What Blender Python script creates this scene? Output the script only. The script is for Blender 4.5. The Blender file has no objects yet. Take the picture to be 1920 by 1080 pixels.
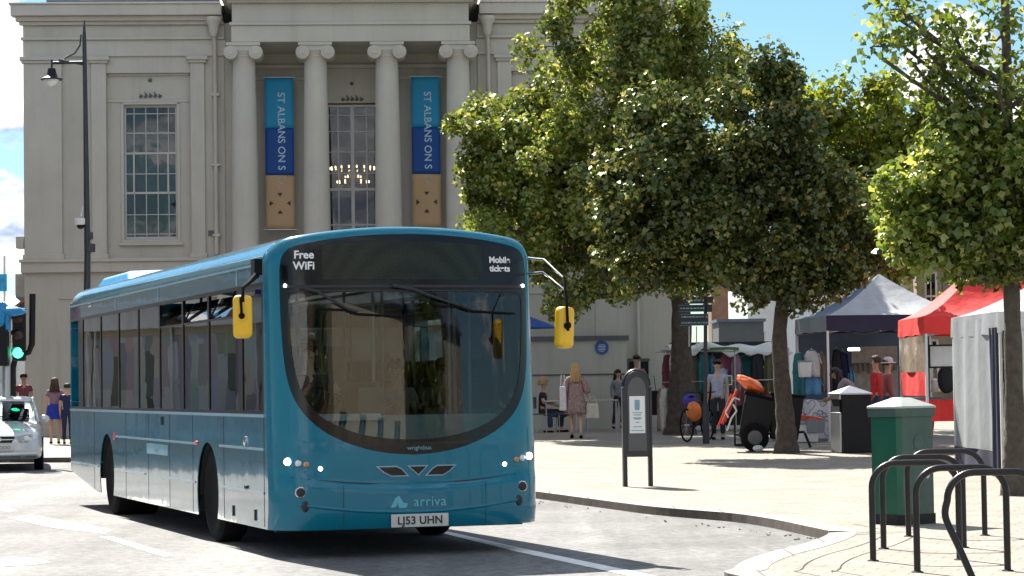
import bpy, bmesh, math, random
import numpy as np
from mathutils import Vector, Matrix, geometry
R = math.radians
PI = math.pi
random.seed(7)
C = bpy.context.scene.collection
scene = bpy.context.scene

# ------------------------------------------------------------------ camera
FPX, HC, PITCH, ROLL = 4500.0, 1.5, math.atan(182/4500.0), R(0.8)
_F = Vector((0, math.cos(PITCH), math.sin(PITCH)))
_U0 = Vector((0, -math.sin(PITCH), math.cos(PITCH)))
_R0 = Vector((1, 0, 0))
_R = _R0*math.cos(ROLL) - _U0*math.sin(ROLL)
_U = _R0*math.sin(ROLL) + _U0*math.cos(ROLL)
cam_d = bpy.data.cameras.new('camera')
cam = bpy.data.objects.new('camera', cam_d)
C.objects.link(cam)
cam.matrix_world = Matrix(((_R.x, _U.x, -_F.x, 0), (_R.y, _U.y, -_F.y, 0), (_R.z, _U.z, -_F.z, HC), (0, 0, 0, 1)))
cam_d.sensor_width = 36
cam_d.lens = 36*FPX/1920
cam_d.clip_start = 0.5
cam_d.clip_end = 3000
scene.camera = cam

# ------------------------------------------------------------------ light
SUN_EL, SUN_AZ_X, SUN_AZ_Y = R(47), -0.41, 0.91       # the sun stands behind the town hall, to the left
sd = Vector((SUN_AZ_X, SUN_AZ_Y, 0)).normalized()*math.cos(SUN_EL) + Vector((0, 0, math.sin(SUN_EL)))
sl = bpy.data.lights.new('sun', 'SUN')
sl.energy = 5.0
sl.angle = R(0.5)
sl.color = (1.0, 0.95, 0.86)
so = bpy.data.objects.new('sun', sl)
C.objects.link(so)
so.rotation_euler = sd.to_track_quat('Z', 'Y').to_euler()
world = bpy.data.worlds.new('World')
scene.world = world
world.use_nodes = True
wn, wl = world.node_tree.nodes, world.node_tree.links
wn.clear()
w_out = wn.new('ShaderNodeOutputWorld')
w_bg = wn.new('ShaderNodeBackground')
w_bg.inputs['Strength'].default_value = 0.10
sky = wn.new('ShaderNodeTexSky')
sky.sky_type = 'NISHITA'
sky.sun_disc = False
sky.sun_elevation = SUN_EL
sky.sun_rotation = math.atan2(SUN_AZ_X, SUN_AZ_Y)
sky.air_density = 1.0
sky.dust_density = 0.15
sky.ozone_density = 2.0
tc = wn.new('ShaderNodeTexCoord')
mp = wn.new('ShaderNodeMapping')
mp.inputs['Scale'].default_value = (1, 1, 2.2)
wl.new(tc.outputs['Generated'], mp.inputs['Vector'])
nz = wn.new('ShaderNodeTexNoise')
nz.inputs['Scale'].default_value = 9.0
nz.inputs['Detail'].default_value = 9
nz.inputs['Roughness'].default_value = 0.55
wl.new(mp.outputs['Vector'], nz.inputs['Vector'])

def skydir(px, py):
    return (_F + _R*((px-960)/FPX) + _U*(-(py-540)/FPX)).normalized()

def wmath(op, a, b=None, clamp=False):
    n = wn.new('ShaderNodeMath')
    n.operation = op
    n.use_clamp = clamp
    for i, v in enumerate((a, b)):
        if v is None:
            continue
        if isinstance(v, (int, float)):
            n.inputs[i].default_value = v
        else:
            wl.new(v, n.inputs[i])
    return n.outputs[0]

acc = None
# cloud banks: in and beside the view, last one added (direction, angular radius, weight)
for (px, py, rad, wgt) in [(10, 60, .040, .95), (30, 215, .03, 1.0), (15, 420, .034, 1.0), (-150, 250, .05, .4), (1800, 120, .032, .8), (1700, 165, .024, .7),
                           (1900, 210, .03, .5), (1620, 60, .03, -.75), (1480, 60, .05, -.75), (1560, 140, .018, -.4), (1350, 60, .03, -.4), (20, 130, .010, -.35), (2300, 150, .08, .3), (0, 0, 0, 0)]:
    d = wn.new('ShaderNodeVectorMath')
    d.operation = 'DISTANCE'
    wl.new(tc.outputs['Generated'], d.inputs[0])
    d.inputs[1].default_value = skydir(px, py) if rad else (0, -.98, .15)   # last: an unseen bright bank added behind the viewer for reflections and fill
    if not rad:
        rad, wgt = .75, .8
    m = wn.new('ShaderNodeMapRange')
    m.interpolation_type = 'SMOOTHSTEP'
    m.inputs['From Min'].default_value = 0
    m.inputs['From Max'].default_value = rad
    m.inputs['To Min'].default_value = wgt*0.3
    m.inputs['To Max'].default_value = 0
    wl.new(d.outputs['Value'], m.inputs['Value'])
    acc = m.outputs[0] if acc is None else wmath('ADD', acc, m.outputs[0])
nz2 = wn.new('ShaderNodeTexNoise')
nz2.inputs['Scale'].default_value = 55.0
nz2.inputs['Detail'].default_value = 8
nz2.inputs['Roughness'].default_value = 0.6
wl.new(mp.outputs['Vector'], nz2.inputs['Vector'])
fine = wmath('MULTIPLY', wmath('SUBTRACT', nz2.outputs['Fac'], 0.5), 0.35)
sx_ = wn.new('ShaderNodeSeparateXYZ')
wl.new(tc.outputs['Generated'], sx_.inputs[0])
hi = wn.new('ShaderNodeMapRange')          # unseen overhead cloud, added as fill light for the shade
hi.inputs['From Min'].default_value = 0.22
hi.inputs['From Max'].default_value = 0.5
hi.inputs['To Min'].default_value = 0
hi.inputs['To Max'].default_value = 0.13
wl.new(sx_.outputs['Z'], hi.inputs['Value'])
tot = wmath('ADD', wmath('ADD', wmath('ADD', nz.outputs['Fac'], acc), fine), hi.outputs[0])
cm = wn.new('ShaderNodeMapRange')
cm.interpolation_type = 'SMOOTHSTEP'
cm.inputs['From Min'].default_value = 0.60
cm.inputs['From Max'].default_value = 0.70
wl.new(tot, cm.inputs['Value'])
shade = wn.new('ShaderNodeMapRange')
shade.inputs['From Min'].default_value = 0.35
shade.inputs['From Max'].default_value = 0.62
shade.inputs['To Min'].default_value = 0.0
shade.inputs['To Max'].default_value = 1.0
nz3 = wn.new('ShaderNodeTexNoise')
nz3.inputs['Scale'].default_value = 26.0
nz3.inputs['Detail'].default_value = 6
wl.new(mp.outputs['Vector'], nz3.inputs['Vector'])
wl.new(nz3.outputs['Fac'], shade.inputs['Value'])
cc = wn.new('ShaderNodeMix')
cc.data_type = 'RGBA'
cc.inputs['A'].default_value = (1.7, 2.2, 3.2, 1)
cc.inputs['B'].default_value = (8.5, 8.3, 8.0, 1)
wl.new(shade.outputs[0], cc.inputs['Factor'])
cx = wn.new('ShaderNodeMix')
cx.data_type = 'RGBA'
wl.new(cm.outputs[0], cx.inputs['Factor'])
tint = wn.new('ShaderNodeMix')
tint.data_type = 'RGBA'
tint.blend_type = 'MULTIPLY'
tint.inputs['Factor'].default_value = 1
tint.inputs['B'].default_value = (.38, .48, .51, 1)
wl.new(sky.outputs['Color'], tint.inputs['A'])
wl.new(tint.outputs['Result'], cx.inputs['A'])
wl.new(cc.outputs['Result'], cx.inputs['B'])
wl.new(cx.outputs['Result'], w_bg.inputs['Color'])
wl.new(w_bg.outputs[0], w_out.inputs['Surface'])

scene.view_settings.view_transform = 'Standard'
scene.view_settings.look = 'None'
scene.view_settings.exposure = 1.35
scene.view_settings.gamma = 1.0
scene.cycles.max_bounces = 8
scene.cycles.transparent_max_bounces = 12

# ------------------------------------------------------------------ where a pixel of the survey falls in the place
def ray(px, py):
    return _F + _R*((px-960)/FPX) + _U*(-(py-540)/FPX)
def P(px, py, d):
    v = ray(px, py)
    return Vector((v.x*d/v.y, d, HC + v.z*d/v.y))
PAVE = 0.09
def gz(y):
    t = max(0.0, min(1.0, (y-28)/30.0))
    return .28*t*t*(3-2*t)
def G(px, py, off=PAVE):
    v = ray(px, py)
    d = 30.0
    for _ in range(60):
        z = gz(d)+off
        d = .5*d + .5*min(300, max(5, v.y*(z-HC)/v.z))
    return Vector((v.x*d/v.y, d, gz(d)+off))
def pv(x, y):
    return Vector((x, y, gz(y)+PAVE))

# ------------------------------------------------------------------ materials
M = {}
def mat(name, col, rough=.6, metal=0, var=.12, vscale=3.0, bump=0.0, bscale=20.0, coat=0, spec=.5, emit=None, estr=0, island=0, bdetail=6, trans=0):
    m = bpy.data.materials.new(name)
    m.use_nodes = True
    n, l = m.node_tree.nodes, m.node_tree.links
    b = n['Principled BSDF']
    b.inputs['Roughness'].default_value = rough
    b.inputs['Metallic'].default_value = metal
    b.inputs['Specular IOR Level'].default_value = spec
    b.inputs['Coat Weight'].default_value = coat
    b.inputs['Coat Roughness'].default_value = 0.04
    c4 = tuple(col)+(1,)
    b.inputs['Base Color'].default_value = c4
    t = n.new('ShaderNodeTexCoord')
    if var > 0:
        z = n.new('ShaderNodeTexNoise')
        z.inputs['Scale'].default_value = vscale
        z.inputs['Detail'].default_value = 7
        z.inputs['Roughness'].default_value = .62
        l.new(t.outputs['Object'], z.inputs['Vector'])
        mr = n.new('ShaderNodeMapRange')
        mr.inputs['From Min'].default_value = .3
        mr.inputs['From Max'].default_value = .7
        mr.inputs['To Min'].default_value = 1-var
        mr.inputs['To Max'].default_value = 1+var
        l.new(z.outputs['Fac'], mr.inputs['Value'])
        h = n.new('ShaderNodeHueSaturation')
        h.inputs['Color'].default_value = c4
        l.new(mr.outputs[0], h.inputs['Value'])
        last = h.outputs[0]
        l.new(last, b.inputs['Base Color'])
    if bump > 0:
        z2 = n.new('ShaderNodeTexNoise')
        z2.inputs['Scale'].default_value = bscale
        z2.inputs['Detail'].default_value = bdetail
        l.new(t.outputs['Object'], z2.inputs['Vector'])
        bp = n.new('ShaderNodeBump')
        bp.inputs['Strength'].default_value = 1
        bp.inputs['Distance'].default_value = bump
        l.new(z2.outputs['Fac'], bp.inputs['Height'])
        l.new(bp.outputs[0], b.inputs['Normal'])
        if coat:
            l.new(bp.outputs[0], b.inputs['Coat Normal'])
    if emit:
        b.inputs['Emission Color'].default_value = tuple(emit)+(1,)
        b.inputs['Emission Strength'].default_value = estr
    M[name] = m
    return m

def streak(name, amt=.16):
    m = M[name]
    n, l = m.node_tree.nodes, m.node_tree.links
    b = n['Principled BSDF']
    src = b.inputs['Base Color'].links[0].from_socket
    t = n.new('ShaderNodeTexCoord'); mp_ = n.new('ShaderNodeMapping'); mp_.inputs['Scale'].default_value = (2.4, 2.4, .16)
    z = n.new('ShaderNodeTexNoise'); z.inputs['Scale'].default_value = 1.6; z.inputs['Detail'].default_value = 8; z.inputs['Roughness'].default_value = .7
    l.new(t.outputs['Object'], mp_.inputs[0]); l.new(mp_.outputs[0], z.inputs['Vector'])
    r = n.new('ShaderNodeMapRange'); r.inputs['From Min'].default_value = .5; r.inputs['From Max'].default_value = .72; r.inputs['To Min'].default_value = 0; r.inputs['To Max'].default_value = amt
    l.new(z.outputs['Fac'], r.inputs['Value'])
    x = n.new('ShaderNodeMix'); x.data_type = 'RGBA'; x.blend_type = 'MULTIPLY'
    l.new(r.outputs[0], x.inputs['Factor']); l.new(src, x.inputs['A']); x.inputs['B'].default_value = (.35, .33, .30, 1)
    l.new(x.outputs['Result'], b.inputs['Base Color'])

def glass(name, tint, rough=.0, refl=1.0, ior=1.5, wav=0.0, wscale=1.5):
    """flat pane: mostly see-through with a tint, mirror-like at a grazing view"""
    m = bpy.data.materials.new(name)
    m.use_nodes = True
    n, l = m.node_tree.nodes, m.node_tree.links
    n.remove(n['Principled BSDF'])
    o = n['Material Output']
    tr = n.new('ShaderNodeBsdfTransparent')
    tr.inputs['Color'].default_value = tuple(tint)+(1,)
    g = n.new('ShaderNodeBsdfGlossy')
    g.inputs['Roughness'].default_value = rough
    g.inputs['Color'].default_value = (refl, refl, refl, 1)
    f = n.new('ShaderNodeFresnel')
    f.inputs['IOR'].default_value = ior
    mx = n.new('ShaderNodeMixShader')
    l.new(f.outputs[0], mx.inputs[0])
    l.new(tr.outputs[0], mx.inputs[1])
    l.new(g.outputs[0], mx.inputs[2])
    l.new(mx.outputs[0], o.inputs['Surface'])
    if wav > 0:
        t = n.new('ShaderNodeTexCoord')
        z = n.new('ShaderNodeTexNoise')
        z.inputs['Scale'].default_value = wscale
        z.inputs['Detail'].default_value = 2
        l.new(t.outputs['Object'], z.inputs['Vector'])
        bp = n.new('ShaderNodeBump')
        bp.inputs['Distance'].default_value = wav
        l.new(z.outputs['Fac'], bp.inputs['Height'])
        l.new(bp.outputs[0], g.inputs['Normal'])
        l.new(bp.outputs[0], f.inputs['Normal'])
    M[name] = m
    return m

mat('stucco', (.465, .437, .383), .85, var=.08, vscale=.55, bump=.004, bscale=9)
mat('stucco_trim', (.485, .457, .402), .8, var=.07, vscale=1.1, bump=.002, bscale=14)
mat('slate', (.07, .085, .12), .55, var=.25, vscale=2.5, bump=.01, bscale=12)
mat('lead', (.10, .10, .11), .6)
mat('white_paint', (.62, .62, .60), .5, var=.06)
mat('frame_paint', (.44, .44, .42), .5, var=.06)
mat('black_paint', (.008, .008, .010), .5, var=.2, vscale=8, spec=.25)
mat('rack_paint', (.009, .008, .009), .36, var=.5, vscale=14, bump=.0006, bscale=60, spec=.4)
mat('post_paint', (.022, .026, .032), .42, var=.25, vscale=5)
mat('rubber', (.007, .007, .008), .9, spec=.15, var=.3, vscale=10)
mat('grime', (.018, .017, .017), .9, var=.3)
mat('dark_void', (.01, .01, .012), .9, var=0)
mat('room_wall', (.16, .15, .13), .9)
mat('curtain', (.34, .32, .28), .9, var=.25, vscale=6)
mat('bus_paint', (.0, .145, .225), .25, var=.05, vscale=.8, coat=.5, spec=.25, bump=.0009, bscale=2.2, bdetail=2)
mat('bus_side_paint', (.001, .125, .205), .16, var=.12, vscale=1.5, coat=.65, spec=.4, bump=.0045, bscale=1.7, bdetail=3)
mat('bus_moulding', (.22, .36, .44), .3, var=.1, coat=.5)
mat('bus_black', (.005, .005, .006), .2, var=.2, coat=.15, spec=.3)
mat('bus_dim', (.02, .02, .022), .6)
mat('bus_lining', (.30, .33, .34), .7)
mat('bus_floor', (.05, .055, .065), .6)
mat('seat_fabric', (.02, .08, .12), .85, var=.5, vscale=20)
mat('seat_back', (.03, .035, .045), .5)
mat('yellow_plastic', (.78, .46, .01), .4, var=.08, coat=.3)
mat('handrail_yellow', (.10, .10, .10), .4)
mat('lamp_lens', (.7, .72, .75), .08, var=0, coat=1)
mat('lamp_lit', (.9, .9, .9), .1, var=0, emit=(1, .97, .9), estr=5)
mat('amber', (.5, .2, .02), .2, var=0, coat=1)
mat('red_lens', (.5, .03, .05), .3, var=0)
mat('chrome', (.6, .6, .62), .18, metal=1, var=.05)
mat('plate_white', (.55, .55, .52), .5, var=.12, vscale=14)
mat('plate_black', (.02, .02, .02), .5, var=0)
mat('decal_white', (.75, .77, .78), .5, var=.04)
mat('decal_pale', (.12, .42, .52), .45, var=.1)
mat('decal_grey', (.16, .33, .42), .5, var=.2)
mat('banner_cyan', (.012, .27, .50), .7, var=.06, vscale=1.5)
mat('banner_blue', (.006, .07, .30), .7, var=.06, vscale=1.5)
mat('banner_sand', (.50, .34, .19), .75, var=.06, vscale=1.5)
mat('banner_letter', (.45, .62, .76), .7, var=.05)
mat('banner_faint', (.46, .40, .32), .7, var=.2, vscale=9)
mat('banner_dark', (.05, .045, .04), .7, var=0)
mat('bulb', (1, .9, .7), .3, var=0, emit=(1, .62, .34), estr=3.5)
mat('gilt', (.55, .38, .2), .35, metal=.7)
mat('plaque_blue', (.03, .10, .32), .4, var=.1)
mat('bark', (.055, .042, .032), .9, var=.45, vscale=9, bump=.02, bscale=14)
mat('bark_pale', (.075, .062, .048), .9, var=.4, vscale=9, bump=.02, bscale=16)
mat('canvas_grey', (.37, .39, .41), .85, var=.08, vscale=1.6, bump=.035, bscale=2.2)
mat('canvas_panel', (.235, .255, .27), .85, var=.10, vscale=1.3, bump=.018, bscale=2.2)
mat('canvas_slate_shade', (.11, .15, .22), .8, var=.1, bump=.01, bscale=3)  # darker canvas: shade of the left roof slope put into the colour
mat('canvas_navy', (.016, .016, .045), .8, var=.1)
mat('canvas_red', (.72, .035, .03), .75, var=.08, bump=.035, bscale=2.6)
mat('canvas_white', (.66, .67, .66), .8, var=.1, bump=.03, bscale=3)
mat('canvas_pvc', (.30, .24, .18), .3, var=.35, vscale=3, bump=.02, bscale=4)
mat('steel', (.45, .46, .48), .35, metal=.8, var=.1)
mat('green_metal', (.004, .085, .048), .45, var=.10, vscale=4, bump=.001, bscale=30)
mat('grey_green_shade', (.045, .085, .072), .5, var=.18, vscale=5, bump=.001, bscale=30)
mat('bin_cap', (.36, .38, .36), .5, var=.14, vscale=4)
mat('skin', (.48, .29, .20), .6, var=.05)
mat('skin_tan', (.34, .19, .12), .6, var=.05)
mat('hair_blonde', (.42, .26, .12), .7, var=.3, vscale=30)
mat('hair_brown', (.05, .025, .014), .6, var=.3, vscale=30)
mat('hair_black', (.012, .010, .010), .5, var=.3, vscale=30)
mat('car_paint', (.56, .57, .58), .28, metal=.35, var=.03, coat=1)
mat('plastic_grey', (.09, .09, .10), .5)
mat('brick', (.22, .10, .06), .9, var=.25, vscale=3)
mat('brick_brown', (.17, .095, .06), .9, var=.25, vscale=3)
mat('render_white', (.62, .62, .60), .85, var=.06)
mat('render_cream', (.5, .42, .3), .85, var=.08)
mat('render_grey', (.07, .075, .08), .8, var=.1)
mat('terracotta', (.2, .07, .04), .85, var=.3, vscale=6)
mat('petal_yellow', (.75, .55, .04), .7, var=.3, vscale=20)
mat('petal_green', (.05, .12, .02), .7, var=.3, vscale=20)
mat('signal_cyan', (.01, .22, .48), .4, var=.3, vscale=7, bump=.01, bscale=9)
mat('green_light', (.0, .5, .2), .3, var=0, emit=(.05, 1, .5), estr=2.5)
mat('signal_dark', (.04, .01, .01), .3, var=0)
mat('orange_plastic', (.75, .14, .02), .35, var=.15, vscale=9, bump=.03, bscale=7, coat=.4)
mat('orange_cloth', (.62, .17, .03), .7, var=.2, vscale=9)
mat('purple_cloth', (.05, .03, .30), .7, var=.2, vscale=9)
mat('red_plastic', (.50, .05, .02), .45, var=.15)
mat('road_paint', (.78, .78, .75), .7, var=.2, vscale=9, bump=.002, bscale=60)
streak('stucco', .22)
streak('stucco_trim', .16)
streak('green_metal', .3)
streak('grey_green_shade', .3)
streak('canvas_panel', .3)
streak('canvas_white', .3)
streak('canvas_grey', .25)
def skirt_dirt(name):
    m = M[name]
    n, l = m.node_tree.nodes, m.node_tree.links
    b = n['Principled BSDF']
    src = b.inputs['Base Color'].links[0].from_socket
    t = n.new('ShaderNodeTexCoord'); sp = n.new('ShaderNodeSeparateXYZ'); l.new(t.outputs['Object'], sp.inputs[0])
    z = n.new('ShaderNodeTexNoise'); z.inputs['Scale'].default_value = 3.5; z.inputs['Detail'].default_value = 8; z.inputs['Roughness'].default_value = .7
    l.new(t.outputs['Object'], z.inputs['Vector'])
    r = n.new('ShaderNodeMapRange'); r.inputs['From Min'].default_value = .25; r.inputs['From Max'].default_value = .95; r.inputs['To Min'].default_value = .75; r.inputs['To Max'].default_value = 0
    l.new(sp.outputs['Z'], r.inputs['Value'])
    q = n.new('ShaderNodeMath'); q.operation = 'MULTIPLY'; l.new(r.outputs[0], q.inputs[0]); l.new(z.outputs['Fac'], q.inputs[1])
    x = n.new('ShaderNodeMix'); x.data_type = 'RGBA'
    l.new(q.outputs[0], x.inputs['Factor']); l.new(src, x.inputs['A']); x.inputs['B'].default_value = (.10, .09, .075, 1)
    l.new(x.outputs['Result'], b.inputs['Base Color'])
skirt_dirt('bus_side_paint')
def cloth(name, col, var=.18, vs=14):
    return mat('cloth_'+name, col, .9, var=var, vscale=vs, bump=.004, bscale=18)
glass('glass_window', (.55, .60, .62), wav=.004, wscale=.9)
glass('glass_bus_side', (.60, .64, .64), ior=1.9, wav=.0012, wscale=1.1)
glass('glass_screen', (.66, .80, .80), ior=1.55)
glass('glass_car', (.45, .5, .5), ior=1.6)

def node_mat(name):
    m = bpy.data.materials.new(name)
    m.use_nodes = True
    M[name] = m
    return m, m.node_tree.nodes, m.node_tree.links, m.node_tree.nodes['Principled BSDF']

# asphalt: pale worn chippings with patches
m, n, l, b = node_mat('asphalt')
t = n.new('ShaderNodeTexCoord')
za = n.new('ShaderNodeTexNoise'); za.inputs['Scale'].default_value = .55; za.inputs['Detail'].default_value = 8; za.inputs['Roughness'].default_value = .65
zb = n.new('ShaderNodeTexNoise'); zb.inputs['Scale'].default_value = 9; zb.inputs['Detail'].default_value = 10; zb.inputs['Roughness'].default_value = .8
l.new(t.outputs['Object'], za.inputs['Vector']); l.new(t.outputs['Object'], zb.inputs['Vector'])
r1 = n.new('ShaderNodeValToRGB'); r1.color_ramp.elements[0].position = .38; r1.color_ramp.elements[1].position = .68
r1.color_ramp.elements[0].color = (.15, .148, .144, 1); r1.color_ramp.elements[1].color = (.26, .256, .248, 1)
l.new(za.outputs['Fac'], r1.inputs[0])
r2 = n.new('ShaderNodeValToRGB'); r2.color_ramp.elements[0].position = .36; r2.color_ramp.elements[1].position = .64
r2.color_ramp.elements[0].color = (.42, .42, .42, 1); r2.color_ramp.elements[1].color = (1.35, 1.35, 1.35, 1)
l.new(zb.outputs['Fac'], r2.inputs[0])
# worn wheel tracks along the carriageway and a few oil spots
mpt = n.new('ShaderNodeMapping'); mpt.inputs['Rotation'].default_value = (0, 0, R(-19)); mpt.inputs['Scale'].default_value = (1.1, .05, 1)
zt = n.new('ShaderNodeTexNoise'); zt.inputs['Scale'].default_value = 1.0; zt.inputs['Detail'].default_value = 5
l.new(t.outputs['Object'], mpt.inputs[0]); l.new(mpt.outputs[0], zt.inputs['Vector'])
rt_ = n.new('ShaderNodeMapRange'); rt_.inputs['From Min'].default_value = .4; rt_.inputs['From Max'].default_value = .62; rt_.inputs['To Min'].default_value = .70; rt_.inputs['To Max'].default_value = 1.12
l.new(zt.outputs['Fac'], rt_.inputs['Value'])
zo = n.new('ShaderNodeTexNoise'); zo.inputs['Scale'].default_value = 2.2; zo.inputs['Detail'].default_value = 3
l.new(t.outputs['Object'], zo.inputs['Vector'])
ro = n.new('ShaderNodeMapRange'); ro.inputs['From Min'].default_value = .66; ro.inputs['From Max'].default_value = .73; ro.inputs['To Min'].default_value = 1; ro.inputs['To Max'].default_value = .55
l.new(zo.outputs['Fac'], ro.inputs['Value'])
mt_ = n.new('ShaderNodeMath'); mt_.operation = 'MULTIPLY'; l.new(rt_.outputs[0], mt_.inputs[0]); l.new(ro.outputs[0], mt_.inputs[1])
hv = n.new('ShaderNodeHueSaturation'); l.new(r1.outputs[0], hv.inputs['Color']); l.new(mt_.outputs[0], hv.inputs['Value'])
mm = n.new('ShaderNodeMix'); mm.data_type = 'RGBA'; mm.blend_type = 'MULTIPLY'; mm.inputs['Factor'].default_value = 1
l.new(hv.outputs[0], mm.inputs['A']); l.new(r2.outputs[0], mm.inputs['B']); l.new(mm.outputs['Result'], b.inputs['Base Color'])
b.inputs['Roughness'].default_value = .8
bp = n.new('ShaderNodeBump'); bp.inputs['Distance'].default_value = .012; l.new(zb.outputs['Fac'], bp.inputs['Height']); l.new(bp.outputs[0], b.inputs['Normal'])

# block / slab paving
def paving(name, c1, c2, cm_, bw, bh, mortar, rot=0):
    m, n, l, b = node_mat(name)
    t = n.new('ShaderNodeTexCoord')
    mpp = n.new('ShaderNodeMapping'); mpp.inputs['Rotation'].default_value = (0, 0, rot)
    l.new(t.outputs['Object'], mpp.inputs['Vector'])
    br = n.new('ShaderNodeTexBrick')
    br.inputs['Color1'].default_value = c1+(1,); br.inputs['Color2'].default_value = c2+(1,); br.inputs['Mortar'].default_value = cm_+(1,)
    br.inputs['Scale'].default_value = 1; br.inputs['Brick Width'].default_value = bw; br.inputs['Row Height'].default_value = bh
    br.inputs['Mortar Size'].default_value = mortar; br.inputs['Mortar Smooth'].default_value = .3; br.inputs['Bias'].default_value = -.1
    l.new(mpp.outputs[0], br.inputs['Vector'])
    z = n.new('ShaderNodeTexNoise'); z.inputs['Scale'].default_value = 1.3; z.inputs['Detail'].default_value = 9; z.inputs['Roughness'].default_value = .7
    l.new(t.outputs['Object'], z.inputs['Vector'])
    rr = n.new('ShaderNodeMapRange'); rr.inputs['From Min'].default_value = .3; rr.inputs['From Max'].default_value = .7; rr.inputs['To Min'].default_value = .72; rr.inputs['To Max'].default_value = 1.22
    l.new(z.outputs['Fac'], rr.inputs['Value'])
    h = n.new('ShaderNodeHueSaturation'); l.new(br.outputs['Color'], h.inputs['Color']); l.new(rr.outputs[0], h.inputs['Value'])
    l.new(h.outputs[0], b.inputs['Base Color'])
    b.inputs['Roughness'].default_value = .8
    z2 = n.new('ShaderNodeTexNoise'); z2.inputs['Scale'].default_value = 30; z2.inputs['Detail'].default_value = 6
    l.new(t.outputs['Object'], z2.inputs['Vector'])
    mx = n.new('ShaderNodeMath'); mx.operation = 'MULTIPLY_ADD'; l.new(z2.outputs['Fac'], mx.inputs[0]); mx.inputs[1].default_value = .35
    inv = n.new('ShaderNodeMath'); inv.operation = 'SUBTRACT'; inv.inputs[0].default_value = 1; l.new(br.outputs['Fac'], inv.inputs[1]); l.new(inv.outputs[0], mx.inputs[2])
    bp = n.new('ShaderNodeBump'); bp.inputs['Distance'].default_value = .006; l.new(mx.outputs[0], bp.inputs['Height']); l.new(bp.outputs[0], b.inputs['Normal'])
    return m
paving('paving', (.275, .245, .20), (.245, .218, .178), (.205, .182, .150), .30, .20, .010, R(19))
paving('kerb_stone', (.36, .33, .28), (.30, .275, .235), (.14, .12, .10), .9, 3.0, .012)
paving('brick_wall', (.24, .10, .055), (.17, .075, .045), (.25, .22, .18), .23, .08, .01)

mat('kerb_face_shaded', (.115, .095, .08), .9, var=.3, vscale=6, bump=.004, bscale=20)  # shade on the kerb's road side, painted in as a darker brown
# leaves: thin, lit from behind, a different tone per leaf
def leafmat(name, ca, cb, cc_, transl=.42):
    m, n, l, b = node_mat(name)
    n.remove(b)
    o = n['Material Output']
    g = n.new('ShaderNodeNewGeometry')
    rp = n.new('ShaderNodeValToRGB')
    e = rp.color_ramp.elements
    e[0].position = 0; e[0].color = ca+(1,)
    e[1].position = 1; e[1].color = cc_+(1,)
    k = e.new(.62); k.color = cb+(1,)
    l.new(g.outputs['Random Per Island'], rp.inputs[0])
    t = n.new('ShaderNodeTexCoord'); z = n.new('ShaderNodeTexNoise'); z.inputs['Scale'].default_value = .55; z.inputs['Detail'].default_value = 4
    l.new(t.outputs['Object'], z.inputs['Vector'])
    mr = n.new('ShaderNodeMapRange'); mr.inputs['From Min'].default_value = .3; mr.inputs['From Max'].default_value = .7; mr.inputs['To Min'].default_value = .55; mr.inputs['To Max'].default_value = 1.6
    l.new(z.outputs['Fac'], mr.inputs['Value'])
    h = n.new('ShaderNodeHueSaturation'); l.new(rp.outputs[0], h.inputs['Color']); l.new(mr.outputs[0], h.inputs['Value'])
    d = n.new('ShaderNodeBsdfDiffuse'); tl = n.new('ShaderNodeBsdfTranslucent'); gl = n.new('ShaderNodeBsdfGlossy'); gl.inputs['Roughness'].default_value = .34
    gl.inputs['Color'].default_value = (.8, .9, .7, 1)
    l.new(h.outputs[0], d.inputs['Color'])
    h2 = n.new('ShaderNodeHueSaturation'); h2.inputs['Saturation'].default_value = 1.1; h2.inputs['Value'].default_value = 1.5; h2.inputs['Hue'].default_value = .485
    l.new(h.outputs[0], h2.inputs['Color']); l.new(h2.outputs[0], tl.inputs['Color'])
    m1 = n.new('ShaderNodeMixShader'); m1.inputs[0].default_value = transl
    l.new(d.outputs[0], m1.inputs[1]); l.new(tl.outputs[0], m1.inputs[2])
    fr = n.new('ShaderNodeValue'); fr.outputs[0].default_value = .06
    m2 = n.new('ShaderNodeMixShader'); l.new(fr.outputs[0], m2.inputs[0]); l.new(m1.outputs[0], m2.inputs[1]); l.new(gl.outputs[0], m2.inputs[2])
    l.new(m2.outputs[0], o.inputs['Surface'])
leafmat('leaf_maple', (.068, .108, .020), (.135, .180, .032), (.42, .39, .12), .48)
leafmat('leaf_dark', (.027, .045, .012), (.056, .080, .018), (.25, .22, .06), .34)
leafmat('leaf_light', (.10, .15, .018), (.16, .20, .025), (.28, .28, .05), .55)
leafmat('leaf_right', (.058, .095, .017), (.12, .17, .028), (.34, .34, .10), .5)

m, n, l, b = node_mat('shop_display')
t = n.new('ShaderNodeTexCoord'); v = n.new('ShaderNodeTexVoronoi'); v.inputs['Scale'].default_value = 1.3; v.distance = 'CHEBYCHEV'; v.inputs['Randomness'].default_value = .6
mpd = n.new('ShaderNodeMapping'); mpd.inputs['Scale'].default_value = (2.2, 1, .9); l.new(t.outputs['Object'], mpd.inputs['Vector']); l.new(mpd.outputs[0], v.inputs['Vector'])
h = n.new('ShaderNodeHueSaturation'); h.inputs['Saturation'].default_value = .3; h.inputs['Value'].default_value = .6; l.new(v.outputs['Color'], h.inputs['Color']); l.new(h.outputs[0], b.inputs['Base Color']); b.inputs['Roughness'].default_value = .6

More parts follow.
